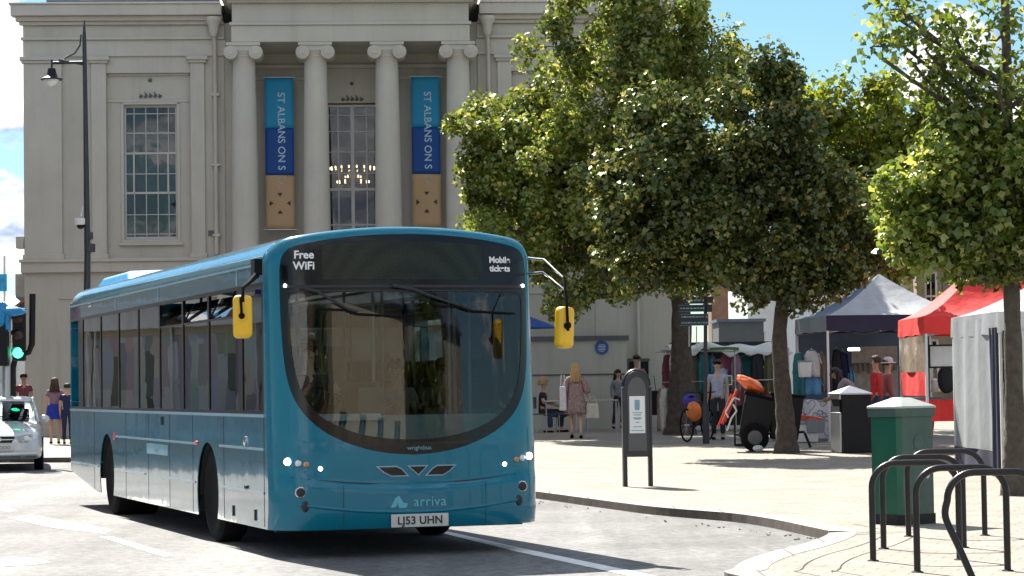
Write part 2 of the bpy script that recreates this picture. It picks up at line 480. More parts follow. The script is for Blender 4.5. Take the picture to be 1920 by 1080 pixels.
# destination display: an unlit matrix of amber-green dots behind glass
m, n, l, b = node_mat('display_matrix')
t = n.new('ShaderNodeTexCoord'); v = n.new('ShaderNodeTexVoronoi'); v.inputs['Scale'].default_value = 70; v.inputs['Randomness'].default_value = .3
l.new(t.outputs['Object'], v.inputs['Vector'])
rp = n.new('ShaderNodeValToRGB'); rp.color_ramp.elements[0].position = .2; rp.color_ramp.elements[0].color = (.022, .034, .018, 1); rp.color_ramp.elements[1].position = .6; rp.color_ramp.elements[1].color = (.006, .008, .007, 1)
l.new(v.outputs['Distance'], rp.inputs[0]); l.new(rp.outputs[0], b.inputs['Base Color']); b.inputs['Roughness'].default_value = .3; b.inputs['Specular IOR Level'].default_value = .3

# ------------------------------------------------------------------ mesh builder
class MB:
    def __init__(s):
        s.v, s.f, s.mi, s.k = [], [], [], 0
    def add(s, vs, fs, mi=None):
        o = len(s.v)
        s.v += [tuple(v) for v in vs]
        s.f += [tuple(i+o for i in f) for f in fs]
        s.mi += [s.k if mi is None else mi]*len(fs)
        return s
    def box(s, c, d, rot=None, top=1.0):
        x, y, z = d[0]/2, d[1]/2, d[2]/2
        vs = [Vector((a*x*(top if e > 0 else 1), b_*y*(top if e > 0 else 1), e*z)) for e in (-1, 1) for a, b_ in ((-1, -1), (1, -1), (1, 1), (-1, 1))]
        if rot is not None:
            vs = [rot @ v for v in vs]
        vs = [v+Vector(c) for v in vs]
        return s.add(vs, [(3, 2, 1, 0), (4, 5, 6, 7), (0, 1, 5, 4), (1, 2, 6, 5), (2, 3, 7, 6), (3, 0, 4, 7)])
    def bb(s, a, b):
        a, b = Vector(a), Vector(b)
        return s.box((a+b)/2, [abs(q) for q in (b-a)])
    def tube(s, pts, r, n=10, caps=True):
        pts = [Vector(p) for p in pts]
        rs = r if isinstance(r, (list, tuple)) else [r]*len(pts)
        vs, fs = [], []
        up = None
        for i, p in enumerate(pts):
            t = (pts[min(i+1, len(pts)-1)]-pts[max(i-1, 0)]).normalized()
            if up is None:
                up = Vector((0, 0, 1)) if abs(t.z) < .9 else Vector((1, 0, 0))
            a = t.cross(up)
            if a.length < 1e-5:
                a = t.orthogonal()
            a.normalize()
            b = a.cross(t).normalized()
            up = b
            for k in range(n):
                q = 2*PI*k/n
                vs.append(p + (a*math.cos(q)+b*math.sin(q))*rs[i])
        for i in range(len(pts)-1):
            for k in range(n):
                k2 = (k+1) % n
                fs.append((i*n+k, i*n+k2, (i+1)*n+k2, (i+1)*n+k))
        if caps:
            fs.append(tuple(range(n)))
            fs.append(tuple((len(pts)-1)*n+k for k in range(n-1, -1, -1)))
        return s.add(vs, fs)
    def cyl(s, a, b, r, r2=None, n=16):
        return s.tube([a, b], [r, r if r2 is None else r2], n)
    def lathe(s, prof, c=(0, 0, 0), n=24, axis='z', squash=(1, 1)):
        vs, fs = [], []
        for (r, h) in prof:
            for k in range(n):
                q = 2*PI*k/n
                x, y, z = r*math.cos(q)*squash[0], r*math.sin(q)*squash[1], h
                if axis == 'y':
                    x, y, z = x, z, y
                elif axis == 'x':
                    x, y, z = z, x, y
                vs.append((x+c[0], y+c[1], z+c[2]))
        for i in range(len(prof)-1):
            for k in range(n):
                k2 = (k+1) % n
                fs.append((i*n+k, i*n+k2, (i+1)*n+k2, (i+1)*n+k))
        fs.append(tuple(range(n-1, -1, -1)))
        fs.append(tuple((len(prof)-1)*n+k for k in range(n)))
        return s.add(vs, fs)
    def ball(s, c, r, n=14, m=9, jit=0):
        rx, ry, rz = (r, r, r) if isinstance(r, (int, float)) else r
        vs, fs = [(c[0], c[1], c[2]-rz)], []
        for i in range(1, m):
            a = -PI/2+PI*i/m
            for k in range(n):
                q = 2*PI*k/n
                j = 1+jit*(random.random()-.5)
                vs.append((c[0]+rx*j*math.cos(a)*math.cos(q), c[1]+ry*j*math.cos(a)*math.sin(q), c[2]+rz*j*math.sin(a)))
        vs.append((c[0], c[1], c[2]+rz))
        for k in range(n):
            fs.append((0, 1+(k+1) % n, 1+k))
            fs.append((len(vs)-1, 1+(m-2)*n+k, 1+(m-2)*n+(k+1) % n))
        for i in range(m-2):
            for k in range(n):
                fs.append((1+i*n+k, 1+i*n+(k+1) % n, 1+(i+1)*n+(k+1) % n, 1+(i+1)*n+k))
        return s.add(vs, fs)
    def grid(s, fn, nu, nv):
        vs = [fn(i/nu, j/nv) for j in range(nv+1) for i in range(nu+1)]
        fs = [(j*(nu+1)+i, j*(nu+1)+i+1, (j+1)*(nu+1)+i+1, (j+1)*(nu+1)+i) for j in range(nv) for i in range(nu)]
        return s.add(vs, fs)
    def prism(s, poly, fn, a, b):
        """2-D polygon extruded: fn(u, v, w) gives the point, w from a to b"""
        n = len(poly)
        tri = geometry.tessellate_polygon([[Vector((p[0], p[1], 0)) for p in poly]])
        vs = [fn(p[0], p[1], a) for p in poly]+[fn(p[0], p[1], b) for p in poly]
        fs = [tuple(t) for t in tri]+[tuple(i+n for i in reversed(t)) for t in tri]
        fs += [(i, (i+1) % n, (i+1) % n+n, i+n) for i in range(n)]
        return s.add(vs, fs)
    def build(s, name, m, parent=None, smooth=True, bev=0, solid=0, loc=None, rot=None):
        me = bpy.data.meshes.new(name)
        me.from_pydata(s.v, [], s.f)
        ms = m if isinstance(m, (list, tuple)) else [m]
        for q in ms:
            me.materials.append(M[q])
        if len(ms) > 1:
            me.polygons.foreach_set('material_index', s.mi)
        bm = bmesh.new()
        bm.from_mesh(me)
        bmesh.ops.recalc_face_normals(bm, faces=bm.faces)
        bm.to_mesh(me)
        bm.free()
        if smooth:
            me.polygons.foreach_set('use_smooth', [True]*len(me.polygons))
            me.set_sharp_from_angle(angle=R(38))
        o = bpy.data.objects.new(name, me)
        C.objects.link(o)
        if parent:
            o.parent = parent
        if loc is not None:
            o.location = loc
        if rot is not None:
            o.rotation_euler = rot
        if solid:
            q = o.modifiers.new('thickness', 'SOLIDIFY')
            q.thickness = solid
            q.offset = 0
        if bev:
            q = o.modifiers.new('bevel', 'BEVEL')
            q.width = bev
            q.segments = 2
            q.limit_method = 'ANGLE'
        return o

def tag(o, label=None, cat=None, group=None, kind=None):
    if label: o['label'] = label
    if cat: o['category'] = cat
    if group: o['group'] = group
    if kind: o['kind'] = kind
    return o
def thing(name, label, cat, loc=(0, 0, 0), rz=0, group=None):
    o = bpy.data.objects.new(name, None)
    C.objects.link(o)
    o.location = loc
    o.rotation_euler = (0, 0, rz)
    o.empty_display_size = .2
    return tag(o, label, cat, group)
def text(s, size, m, parent, loc, rot, name='lettering', ext=.002, spacing=1.0, bold=0, align='CENTER', sx=1.0):
    cu = bpy.data.curves.new(name, 'FONT')
    cu.body = s
    cu.size = size
    cu.extrude = ext
    cu.offset = bold
    cu.space_character = spacing
    cu.align_x = align
    cu.align_y = 'CENTER'
    cu.materials.append(M[m])
    o = bpy.data.objects.new(name, cu)
    C.objects.link(o)
    o.parent = parent
    o.location = loc
    o.rotation_euler = rot
    bpy.context.view_layer.update()
    dg = bpy.context.evaluated_depsgraph_get()
    me = bpy.data.meshes.new_from_object(o.evaluated_get(dg))
    C.objects.unlink(o)
    bpy.data.objects.remove(o)
    o = bpy.data.objects.new(name, me)
    if not me.materials:
        me.materials.append(M[m])
    C.objects.link(o)
    o.parent = parent
    o.location = loc
    o.rotation_euler = rot
    o.scale = (sx, 1, 1)
    return o
def copy_tree(o, parent=None):
    c = o.copy()
    C.objects.link(c)
    if parent is not None:
        c.parent = parent
    for ch in list(o.children):
        copy_tree(ch, c)
    return c
def catmull(pts, k=6, closed=False):
    n = len(pts)
    out = []
    rng = n if closed else n-1
    for i in range(rng):
        if closed:
            p = [Vector(pts[(i+j-1) % n]) for j in range(4)]
        else:
            p = [Vector(pts[max(0, min(n-1, i+j-1))]) for j in range(4)]
        for q in range(k):
            t = q/k
            out.append(.5*((2*p[1])+(p[2]-p[0])*t+(2*p[0]-5*p[1]+4*p[2]-p[3])*t*t+(3*p[1]-p[0]-3*p[2]+p[3])*t**3))
    if not closed:
        out.append(Vector(pts[-1]))
    return out

# ================================================================== SETTING: ground, road, pavement, kerb
ys = [-300, -60, -20, 0, 10, 16, 20, 24, 28]+[28+1.5*i for i in range(1, 21)]+[64, 80, 120, 300, 1500]
xs = [-900, -200, -60, -30, -15, -8, -4, 0, 4, 8, 15, 30, 60, 200, 900]
g = MB()
g.add([(x, y, gz(y)) for y in ys for x in xs], [(j*len(xs)+i, j*len(xs)+i+1, (j+1)*len(xs)+i+1, (j+1)*len(xs)+i) for j in range(len(ys)-1) for i in range(len(xs)-1)])
tag(g.build('road', 'asphalt'), kind='structure')

near_edge = [G(1540, 993), G(1553, 997), G(1545, 1006), G(1500, 1022), G(1440, 1037), G(1396, 1052), G(1376, 1066), G(1384, 1080)]
edge = [Vector((60, 11, 0)), Vector((12, 12.2, 0)), Vector((4.6, 13.4, 0)), Vector((2.6, 15, 0))]
edge += [Vector((q.x, q.y, 0)) for q in reversed(near_edge)]
edge += [Vector((q.x, q.y, 0)) for q in (G(1400, 966), G(1230, 951), G(1110, 936), G(1005, 922))]
e0 = edge[-1]
edge += [e0+Vector((-.335, .942, 0))*k for k in (5, 9, 12)]
edge += [Vector((-6.2, 44.6, 0)), Vector((-9, 45.2, 0)), Vector((-14, 46.5, 0)), Vector((-40, 52, 0))]
edge = [Vector((q.x, q.y, 0)) for q in catmull(edge, 6)]
def cut_y(bm):
    for y in [28+2*i for i in range(0, 17)]:
        bmesh.ops.bisect_plane(bm, geom=list(bm.verts)+list(bm.edges)+list(bm.faces), plane_co=(0, y, 0), plane_no=(0, 1, 0))
def sheet(name, poly, off, m, kind='structure', skirt=0):
    bm = bmesh.new()
    tri = geometry.tessellate_polygon([[Vector((p[0], p[1], 0)) for p in poly]])
    vs = [bm.verts.new((p[0], p[1], 0)) for p in poly]
    for t in tri:
        try:
            bm.faces.new([vs[i] for i in t])
        except ValueError:
            pass
    cut_y(bm)
    for v in bm.verts:
        v.co.z = gz(v.co.y)+off
    bmesh.ops.recalc_face_normals(bm, faces=bm.faces)
    if sum(f.normal.z for f in bm.faces) < 0:
        bmesh.ops.reverse_faces(bm, faces=bm.faces)
    me = bpy.data.meshes.new(name)
    bm.to_mesh(me)
    bm.free()
    me.materials.append(M[m])
    o = bpy.data.objects.new(name, me)
    C.objects.link(o)
    o['kind'] = kind
    return o
def offset(poly, d):
    out = []
    for i, p in enumerate(poly):
        a, b = poly[max(0, i-1)], poly[min(len(poly)-1, i+1)]
        t = (b-a)
        t.normalize()
        out.append(p+Vector((t.y, -t.x, 0))*d)
    return out
inner = offset(edge, .26)        # into the pavement (right-hand side of the line as it runs away from the camera)
sheet('pavement', inner+[Vector((-40, 90, 0)), Vector((90, 90, 0)), Vector((90, 11, 0))], PAVE, 'paving')
kb = MB()
for i in range(len(edge)-1):
    a, b, c, d = edge[i], edge[i+1], inner[i+1], inner[i]
    n_ = max(1, int((b-a).length/1.5))
    for k in range(n_):
        q = [a.lerp(b, k/n_), a.lerp(b, (k+1)/n_), d.lerp(c, (k+1)/n_), d.lerp(c, k/n_)]
        tp = [Vector((w.x, w.y, gz(w.y)+PAVE+.004)) for w in q]
        bt = [Vector((w.x, w.y, gz(w.y)-.02)) for w in q]
        kb.add(tp+bt, [(0, 1, 2, 3), (2, 6, 7, 3)], mi=0)
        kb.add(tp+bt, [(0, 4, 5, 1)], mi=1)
kb.build('kerb', ['kerb_stone', 'kerb_face_shaded'], smooth=False)['kind'] = 'structure'
# two dark joint lines that follow the curved corner of the paving
near = [i for i, p in enumerate(edge) if p.y < 24 and p.x < 5]
for name_, dd in (('paving_joint', .52), ('paving_joint', .80)):
    ln = offset(edge, dd)
    jb = MB()
    for i in near[:-1]:
        a, b = ln[i], ln[i+1]
        if (b-a).length < .02:
            continue
        t = (b-a).normalized()
        nn = Vector((t.y, -t.x, 0))*.005
        jb.add([Vector((w.x, w.y, gz(w.y)+PAVE+.004)) for w in (a-nn, b-nn, b+nn, a+nn)], [(0, 1, 2, 3)])
    jb.build('paving_joint', 'grime', smooth=False)['kind'] = 'structure'
# painted markings on the road
def marking(pts):
    w = [G(x, y, 0) for x, y in pts]
    sheet('road_marking', w, .004, 'road_paint')
marking([(187, 1007), (209, 1006), (327, 1041), (309, 1045)])
marking([(14, 971), (60, 966), (212, 994), (196, 1001), (100, 990)])
marking([(-40, 940), (0, 947), (32, 957), (18, 960), (-40, 951)])
marking([(-30, 1050), (30, 1046), (70, 1048), (95, 1055), (60, 1060), (-30, 1064)])
marking([(800, 993), (820, 993), (1000, 1033), (1150, 1064), (1300, 1096), (1270, 1100), (1090, 1061), (960, 1033)])
# bits of litter and grit in the gutter
lt = MB()
for k in range(34):
    i = random.random()
    p = Vector(G(1540, 993)).lerp(Vector(G(1010, 926)), i**1.5)+Vector((-random.random()*.22-.03, -random.random()*.25, 0))
    s_ = random.uniform(.005, .018)
    lt.box((p.x, p.y, gz(p.y)+.008), (s_*1.6, s_, .012), Matrix.Rotation(random.random()*3, 3, 'Z'))
lt.build('gutter_litter', 'curtain', smooth=False)['kind'] = 'stuff'

# ================================================================== TOWN HALL
PSI = R(3.5)
hallZ = 0.36
hall = thing('town_hall', 'large pale stucco town hall with columned portico behind the bus', 'building', (-12.40, 61, 0), PSI)
W_, UC = 16.72, 8.36
def mir(fn):
    """build left and mirrored right"""
    fn(lambda u: u)
    fn(lambda u: 2*UC-u)
def X(mb, u0, u1, z0, z1, out, back=.3):
    """box on the facade plane; out is how far it stands proud towards the street"""
    mb.bb((u0, -out, z0), (u1, back, z1))
wall = MB()
# wall as masonry between the openings; openings: side windows and middle window
def wall_with_hole(u0, u1, z0, z1, h, y0, y1):
    hu0, hu1, hz0, hz1 = h
    wall.bb((u0, y0, z0), (hu0, y1, z1))
    wall.bb((hu1, y0, z0), (u1, y1, z1))
    wall.bb((hu0, y0, z0), (hu1, y1, hz0))
    wall.bb((hu0, y0, hz1), (hu1, y1, z1))
RB = 1.15      # back wall of the portico
RY = .16       # depth of the recessed bays behind the wall face
for mm_ in (0, 1):
    q = (lambda u: u) if not mm_ else (lambda u: 2*UC-u)
    def B(u0, u1, y0, y1, z0, z1):
        a, b = sorted((q(u0), q(u1)))
        wall.bb((a, y0, z0), (b, y1, z1))
    B(0, 5.1, 0, 12, -.3, 4.50)            # ground floor wing
    B(0, 2.10, 0, .6, 4.50, 10.9)
    B(4.24, 5.1, 0, .6, 4.50, 10.9)
    B(2.10, 4.24, 0, .6, 9.62, 10.9)
    B(2.10, 4.24, 0, .6, 4.50, 4.90)
    a, b = sorted((q(2.10), q(4.24)))
    w0, w1 = sorted((q(2.52), q(3.87)))
    wall_with_hole(a, b, 4.90, 9.62, (w0, w1, 5.36, 8.82), RY, .5500)
    B(0, .35, .6, 12, 4.5, 10.9)
    # recessed wall behind the portico
    B(5.1, 7.66, RB, RB+.4, -.3, 10.9)
    B(5.1, 5.3, .05, RB, -.3, 10.9)
wall.bb((7.66, RB, 8.95), (9.06, RB+.4, 10.9))
wall.bb((7.66, RB, -.3), (9.06, RB+.4, 4.6))
wall.bb((.35, 11.7, 4.5), (W_-.35, 12, 10.9))
wall.bb((5.1, RB+.4, -.3), (2*UC-5.1, 11.7, 4.5))
wall.bb((.35, .6, 10.7), (W_-.35, 11.7, 10.9))
wall.build('wall', 'stucco', hall, smooth=False)
tr = MB()
for mm_ in (0, 1):
    q = (lambda u: u) if not mm_ else (lambda u: 2*UC-u)
    def B(u0, u1, z0, z1, out, back=-.0):
        a, b = sorted((q(u0), q(u1)))
        tr.bb((a, -out, z0), (b, -back, z1))
    # string course
    B(-.08, 5.1, 4.52, 4.84, .12)
    B(-.12, 5.1, 4.78, 4.86, .18, .12)
    B(-.2, -.0, 5.15, 5.45, .1, -.3)      # end of side moulding at the corner
    # pilasters
    for (u0, u1, ou) in ((.02, .98, .13), (1.72, 2.10, .10), (4.24, 4.60, .10)):
        B(u0, u1, 4.86, 9.86, ou)
        B(u0-.05, u1+.05, 9.86, 9.93, ou+.05)
        B(u0-.09, u1+.09, 9.93, 10.03, ou+.09)
        B(u0-.04, u1+.04, 4.86, 4.98, ou+.04)
    # architrave, band, frieze, cornice
    B(0, 5.15, 10.04, 10.46, .06)
    B(-.05, 5.12, 10.46, 10.54, .13)
    B(0, 5.12, 10.54, 10.84, .05)
    B(-.08, 5.10, 10.84, 10.93, .16)
    B(-.16, 5.08, 10.93, 11.05, .26)
    B(-.26, 5.06, 11.05, 11.33, .40)
    B(-.30, 5.04, 11.33, 11.38, .44)
    # sill strip and panel under the recess, apron of window
    B(2.38, 4.02, 5.20, 5.28, -RY+.10, -RY-.0)
    B(2.44, 3.96, 5.28, 5.34, -RY+.06, -RY)
    B(2.10, 4.24, 8.88, 8.95, -RY+.03, -RY)
    B(1.0, 1.70, 4.86, 4.93, .05)
    B(2.14, 4.2, 9.56, 9.62, -RY+.06, -RY)
    # window architrave
    B(2.44, 2.52, 5.34, 8.88, -RY+.03, -RY)
    B(3.87, 3.95, 5.34, 8.88, -RY+.03, -RY)
    B(2.44, 3.95, 8.82, 8.88, -RY+.03, -RY)
    # ground-floor raised panel outlines
    B(.85, 2.15, 3.84, 3.90, .035)
    B(2.10, 2.15, .4, 3.84, .03)
    B(3.1, 4.9, 3.84, 3.90, .035)
    B(0, 5.1, -.3, .62, .06)
    # recess trim beside portico
    B(5.62, 5.70, 5.2, 9.55, -RB+.06, -RB)
    B(7.15, 7.22, 5.2, 9.55, -RB+.06, -RB)
    B(5.62, 7.22, 9.55, 9.63, -RB+.06, -RB)
    B(5.3, 7.66, 9.85, 9.95, -RB+.12, -RB)
tr.bb((7.66, RB-.12, 9.85), (9.06, RB, 9.95))
tr.build('moulding', 'stucco_trim', hall, bev=.012)
# entablature over the columns
en = MB()
en.bb((5.35, -1.12, 10.24), (11.37, RB, 10.66))
en.bb((5.31, -1.17, 10.66), (11.41, RB, 10.74))
en.bb((5.37, -1.10, 10.74), (11.35, RB, 11.22))
en.bb((5.25, -1.25, 11.22), (11.47, RB, 11.30))
en.bb((5.12, -1.40, 11.30), (11.60, RB, 11.52))
en.bb((5.35, -1.0, 11.52), (11.37, 3, 12.1))
en.build('entablature', 'stucco_trim', hall, bev=.012)
st = MB()
st.bb((4.95, -1.35, -.3), (11.77, RB, 4.45))     # podium the columns stand on
st.bb((4.90, -1.42, 4.45), (11.82, RB, 4.62))
st.build('podium', 'stucco', hall, bev=.012)
for k in (-1.5, -.5, .5, 1.5):
    u = UC+k*1.812
    cy = -.72
    c = MB()
    c.bb((u-.44, cy-.44, 4.62), (u+.44, cy+.44, 4.74))
    prof = [(.42, 4.74), (.44, 4.79), (.42, 4.85), (.36, 4.87), (.35, 4.91), (.385, 4.95), (.35, 4.99)]
    prof += [(.345-.06*(t/14)**1.6, 5.0+(9.84-5.0)*t/14) for t in range(15)]
    prof += [(.30, 9.86), (.315, 9.89), (.30, 9.92), (.34, 9.98), (.36, 10.04)]
    c.lathe(prof, (u, cy, 0), 32)
    co = c.build('column', 'stucco_trim', hall)
    cp = MB()
    cp.bb((u-.43, cy-.40, 10.16), (u+.43, cy+.40, 10.236))
    cp.bb((u-.30, cy-.36, 10.03), (u+.30, cy+.36, 10.16))
    for sx in (-1, 1):
        x = u+sx*.315
        # volute scrolls: drum with raised spiral rings front and back
        cp.cyl((x, cy-.37, 9.985), (x, cy+.37, 9.985), .18, n=24)
        for r_, w_ in ((.18, .395), (.125, .41), (.065, .43)):
            ring = [(r_*1.0, -w_), (r_*.80, -w_-.012), (r_*.72, -w_)]
            cp.cyl((x, cy-w_, 9.985), (x, cy-w_+.04, 9.985), r_*.92, r_, n=20)
    cp.build('capital', 'stucco_trim', co)
# windows of the piano nobile
def sash(u0, u1, z0, z1, y, colsx, rowsz, bars, name='window'):
    f = MB()
    f.bb((u0, y-.03, z0), (u0+.05, y+.06, z1))
    f.bb((u1-.05, y-.03, z0), (u1, y+.06, z1))
    f.bb((u0+.05, y-.03, z1-.06), (u1-.05, y+.06, z1))
    f.bb((u0+.05, y-.03, z0), (u1-.05, y+.06, z0+.07))
    for (x, w) in colsx:
        f.bb((x-w/2, y-.015, z0+.07), (x+w/2, y+.02, z1-.06))
    for (z, w) in rowsz:
        f.bb((u0+.05, y-.022, z-w/2), (u1-.05, y+.022, z+w/2))
    for (a, b) in bars:
        f.bb(a, b)
    fo = f.build(name, 'frame_paint', hall)
    p = MB()
    p.bb((u0+.05, y+.024, z0+.07), (u1-.05, y+.030, z1-.06))
    p.build('pane', 'glass_window', fo)
    return fo
for s_ in (0, 1):
    q = (lambda u: u) if not s_ else (lambda u: 2*UC-u)
    a, b = sorted((q(2.52), q(3.87)))
    cols_ = [(a+.05+(b-a-.1)*t, .022) for t in (.16, .40, .64, .86)]
    sash(a, b, 5.36, 8.82, RY+.14, cols_, [(8.60, .022), (8.10, .03), (7.58, .05), (7.05, .022), (6.56, .055), (6.0, .022), (5.50, .022)],
         [((a+.22, RY+.09, 6.56), (a+.26, RY+.16, 7.6)), ((b-.26, RY+.09, 6.56), (b-.22, RY+.16, 7.6))])
    rm = MB()
    rm.bb((a-.4, 2.2, 4.9), (b+.4, 2.3, 9.6))
    rm.bb((a-.4, .6, 4.9), (a-.35, 2.2, 9.6))
    rm.bb((b+.35, .6, 4.9), (b+.4, 2.2, 9.6))
    rm.build('room_lining', 'room_wall', hall)
    cu = MB()
    for (x0, x1) in ((a+.02, a+.20), (b-.34, b-.04)):
        cu.grid(lambda u, v: (x0+(x1-x0)*u, RY+.42+.03*math.sin(u*14), 5.3+3.5*v), 24, 2)
    cu.build('curtain', 'curtain', hall)
    cu = MB()
    cu.bb((a+.06, RY+.30, 6.62), (b-.06, RY+.31, 8.8))
    cu.build('blind', 'curtain', hall)
mwin = sash(7.70, 9.02, 4.62, 8.90, RB+.07, [(7.99, .03), (8.36, .09), (8.73, .03)], [(8.62, .022), (8.20, .025), (7.66, .025), (7.1, .025), (6.68, .07), (5.75, .04)], [])
ch = MB()
ch.bb((7.2, 3.6, 4.0), (9.6, 3.7, 9.6))
ch.build('room_lining', 'room_wall', hall)
cu = MB()
for (x0, x1) in ((7.75, 8.02), (8.68, 8.98)):
    cu.grid(lambda u, v: (x0+(x1-x0)*u, RB+.3+.03*math.sin(u*16), 4.7+1.9*v), 24, 2)
cu.build('curtain', 'curtain', hall)
# chandelier seen through the middle window: frame, candle arms and lit bulbs
cl = (8.36, 2.3)
hx = lambda u, v, z: Vector(hall.location)+Matrix.Rotation(PSI, 3, 'Z') @ Vector((u, v, z))
cr = thing('chandelier', 'lit brass chandelier hanging behind the middle window of the town hall', 'chandelier', hx(8.36, 2.4, 7.0), PSI)
c = MB()
c.lathe([(.03, -.3), (.09, -.22), (.05, -.1), (.12, .05), (.05, .2), (.03, .55), (.015, 2.0)], n=12)
blb = MB()
for ring, nr, zz in ((.60, 18, .34), (.42, 12, -.02), (.2, 8, .12)):
    pts = [(ring*math.cos(t*2*PI/36), ring*math.sin(t*2*PI/36), zz-.08) for t in range(37)]
    c.tube(pts, .012, 6)
    for k in range(nr):
        a = 2*PI*k/nr
        x, y = ring*math.cos(a), ring*math.sin(a)
        c.tube([(0, 0, zz-.25), (x*.5, y*.5, zz-.28), (x, y, zz-.08)], .012, 6)
        blb.ball((x, y, zz), (.022, .022, .04), 8, 6)
c.build('frame', 'gilt', cr)
blb.build('bulbs', 'bulb', cr)
# carved honeysuckle ornaments above the windows
for u, y in ((3.20, RY), (8.36, RB)):
    o_ = MB()
    for k, (dx, h_, w_) in enumerate(((-.24, .09, .06), (-.12, .15, .05), (0, .12, .06), (.12, .15, .05), (.24, .09, .06))):
        o_.grid(lambda a, b: (u+dx+(a-.5)*w_*(1-b)*2+.02*math.sin(b*5), y-.02-.02*math.sin(b*PI), 9.02+h_*b), 4, 6)
        o_.ball((u+dx, y-.02, 9.02), (.035, .03, .03), 8, 5)
    o_.ball((u, y-.03, 9.45), (.05, .04, .05), 10, 6)
    o_.build('ornament', 'lead', hall)
# downpipes with hopper heads
for mm_ in (0, 1):
    q = (lambda u: u) if not mm_ else (lambda u: 2*UC-u)
    u = q(4.86)
    d_ = MB()
    d_.lathe([(.20, 11.0), (.22, 10.94), (.20, 10.88), (.14, 10.78), (.12, 10.62), (.075, 10.5)], (u, -.28, 0), 16)
    d_.tube([(u, -.28, 10.55), (u+.02, -.16, 10.3), (u+.02, -.14, 4.95)], .055, 12)
    for z in (5.4, 7.2, 9.0):
        d_.bb((u-.08, -.2, z), (u+.12, -.0, z+.06))
    d_.build('downpipe', 'stucco_trim', hall)
d_ = MB()
d_.tube([(2.14, -.09, 3.8), (2.14, -.09, .4)], .05, 12)
d_.ball((2.2, -.12, 3.72), .07)
d_.tube([(15.66, -.09, 4.4), (15.66, -.09, .4)], .045, 12)
d_.build('downpipe', 'stucco', hall)
# slate roof behind the cornice
rf = MB()
rf.add([(.7, .2, 11.38), (W_-.7, .2, 11.38), (W_-.7, 11.4, 11.38), (.7, 11.4, 11.38), (4, 5.8, 13.2), (W_-4, 5.8, 13.2)], [(0, 1, 5, 4), (1, 2, 5), (2, 3, 4, 5), (3, 0, 4), (0, 3, 2, 1)])
rf.bb((.6, -.06, 11.38), (5.0, .2, 11.50))
rf.bb((W_-5.0, -.06, 11.38), (W_-.6, .2, 11.50))
rf.build('roof', 'slate', hall, smooth=False)
# a vent plate and small boxes fixed to the wall
v = MB()
v.bb((4.66, -.03, 5.42), (4.80, .0, 5.56))
v.build('vent', 'lead', hall)
# low annex in front of the right wing, with the round plaque and the doorway beside it
ax = MB()
ax.bb((11.9, -1.0, -.3), (15.26, -.02, 2.60))
ax.build('annex_wall', 'stucco', hall, smooth=False)
ax = MB()
ax.bb((11.86, -1.05, 2.60), (15.31, -.02, 2.72))
ax.bb((11.9, -1.02, 1.72), (15.28, -1.0, 1.76))
ax.build('coping', 'lead', hall)
pq = MB()
pq.lathe([(.175, 0), (.175, -.02), (.165, -.035), (.15, -.03)], (14.62, -1.005, 2.42), 32, axis='y')
pq = pq.build('round_plaque', 'plaque_blue')
pq.parent = hall
rg = MB()
for k, w in ((.06, .16), (.02, .2), (-.02, .18), (-.06, .2), (-.1, .12)):
    rg.bb((14.62-w/2, -1.045, 2.42+k), (14.62+w/2, -1.036, 2.42+k+.012))
rg.build('plaque_lettering', 'decal_white', hall)
dr = MB()
dr.bb((15.36, -.05, .3), (15.42, 0, 2.06))
dr.bb((15.36, -.05, 2.06), (15.95, 0, 2.14))
dr.build('door_frame', 'lead', hall)
dr = MB()
dr.bb((15.42, -.03, .3), (15.92, -.005, 2.06))
dr.build('door', 'black_paint', hall)

# banners hanging between the columns
for k, (u0, lab) in enumerate(((6.11, 'tall cyan, blue and sand lettered banner between the first and second columns'), (9.90, 'tall cyan, blue and sand lettered banner nearest the big tree'))):
    w_ = .74
    ban = thing('banner', lab, 'banner', hx(u0, .55, 0), PSI, 'banners on the town hall')
    for (z0, z1, mt) in ((8.23, 9.54, 'banner_cyan'), (7.01, 8.23, 'banner_blue'), (5.62, 7.01, 'banner_sand')):
        b_ = MB()
        b_.grid(lambda a, b: (w_*a, .012*math.sin(a*5+b*3), z0+(z1-z0)*b), 8, 10)
        b_.build('cloth_panel', mt, ban, solid=.006)
    b_ = MB()
    b_.tube([(-.05, 0, 9.56), (w_+.05, 0, 9.56)], .02)
    b_.tube([(-.05, 0, 5.60), (w_+.05, 0, 5.60)], .02)
    b_.build('rail', 'steel', ban)
    text('ST ALBANS ON S', .262, 'banner_letter', ban, (w_*.56, -.022, 9.16), (R(90), R(90), 0), ext=.003, spacing=1.02, align='LEFT', sx=1.0, bold=.003)
    text('EA', .262, 'banner_faint', ban, (w_*.56, -.022, 6.98), (R(90), R(90), 0), ext=.003, spacing=1.02, align='LEFT')
    t_ = MB()
    cx_, cz = w_*.5, 6.28
    for a in range(4):
        an = a*PI/2
        pts = [(-.07, .27), (.07, .27), (0, .17)]
        vs = [(cx_+x*math.cos(an)-z*math.sin(an), -.018, cz+x*math.sin(an)+z*math.cos(an)) for x, z in pts]
        t_ = MB()
        t_.add(vs, [(0, 1, 2)])
        t_.build('emblem', 'banner_dark', ban, smooth=False, solid=.003)

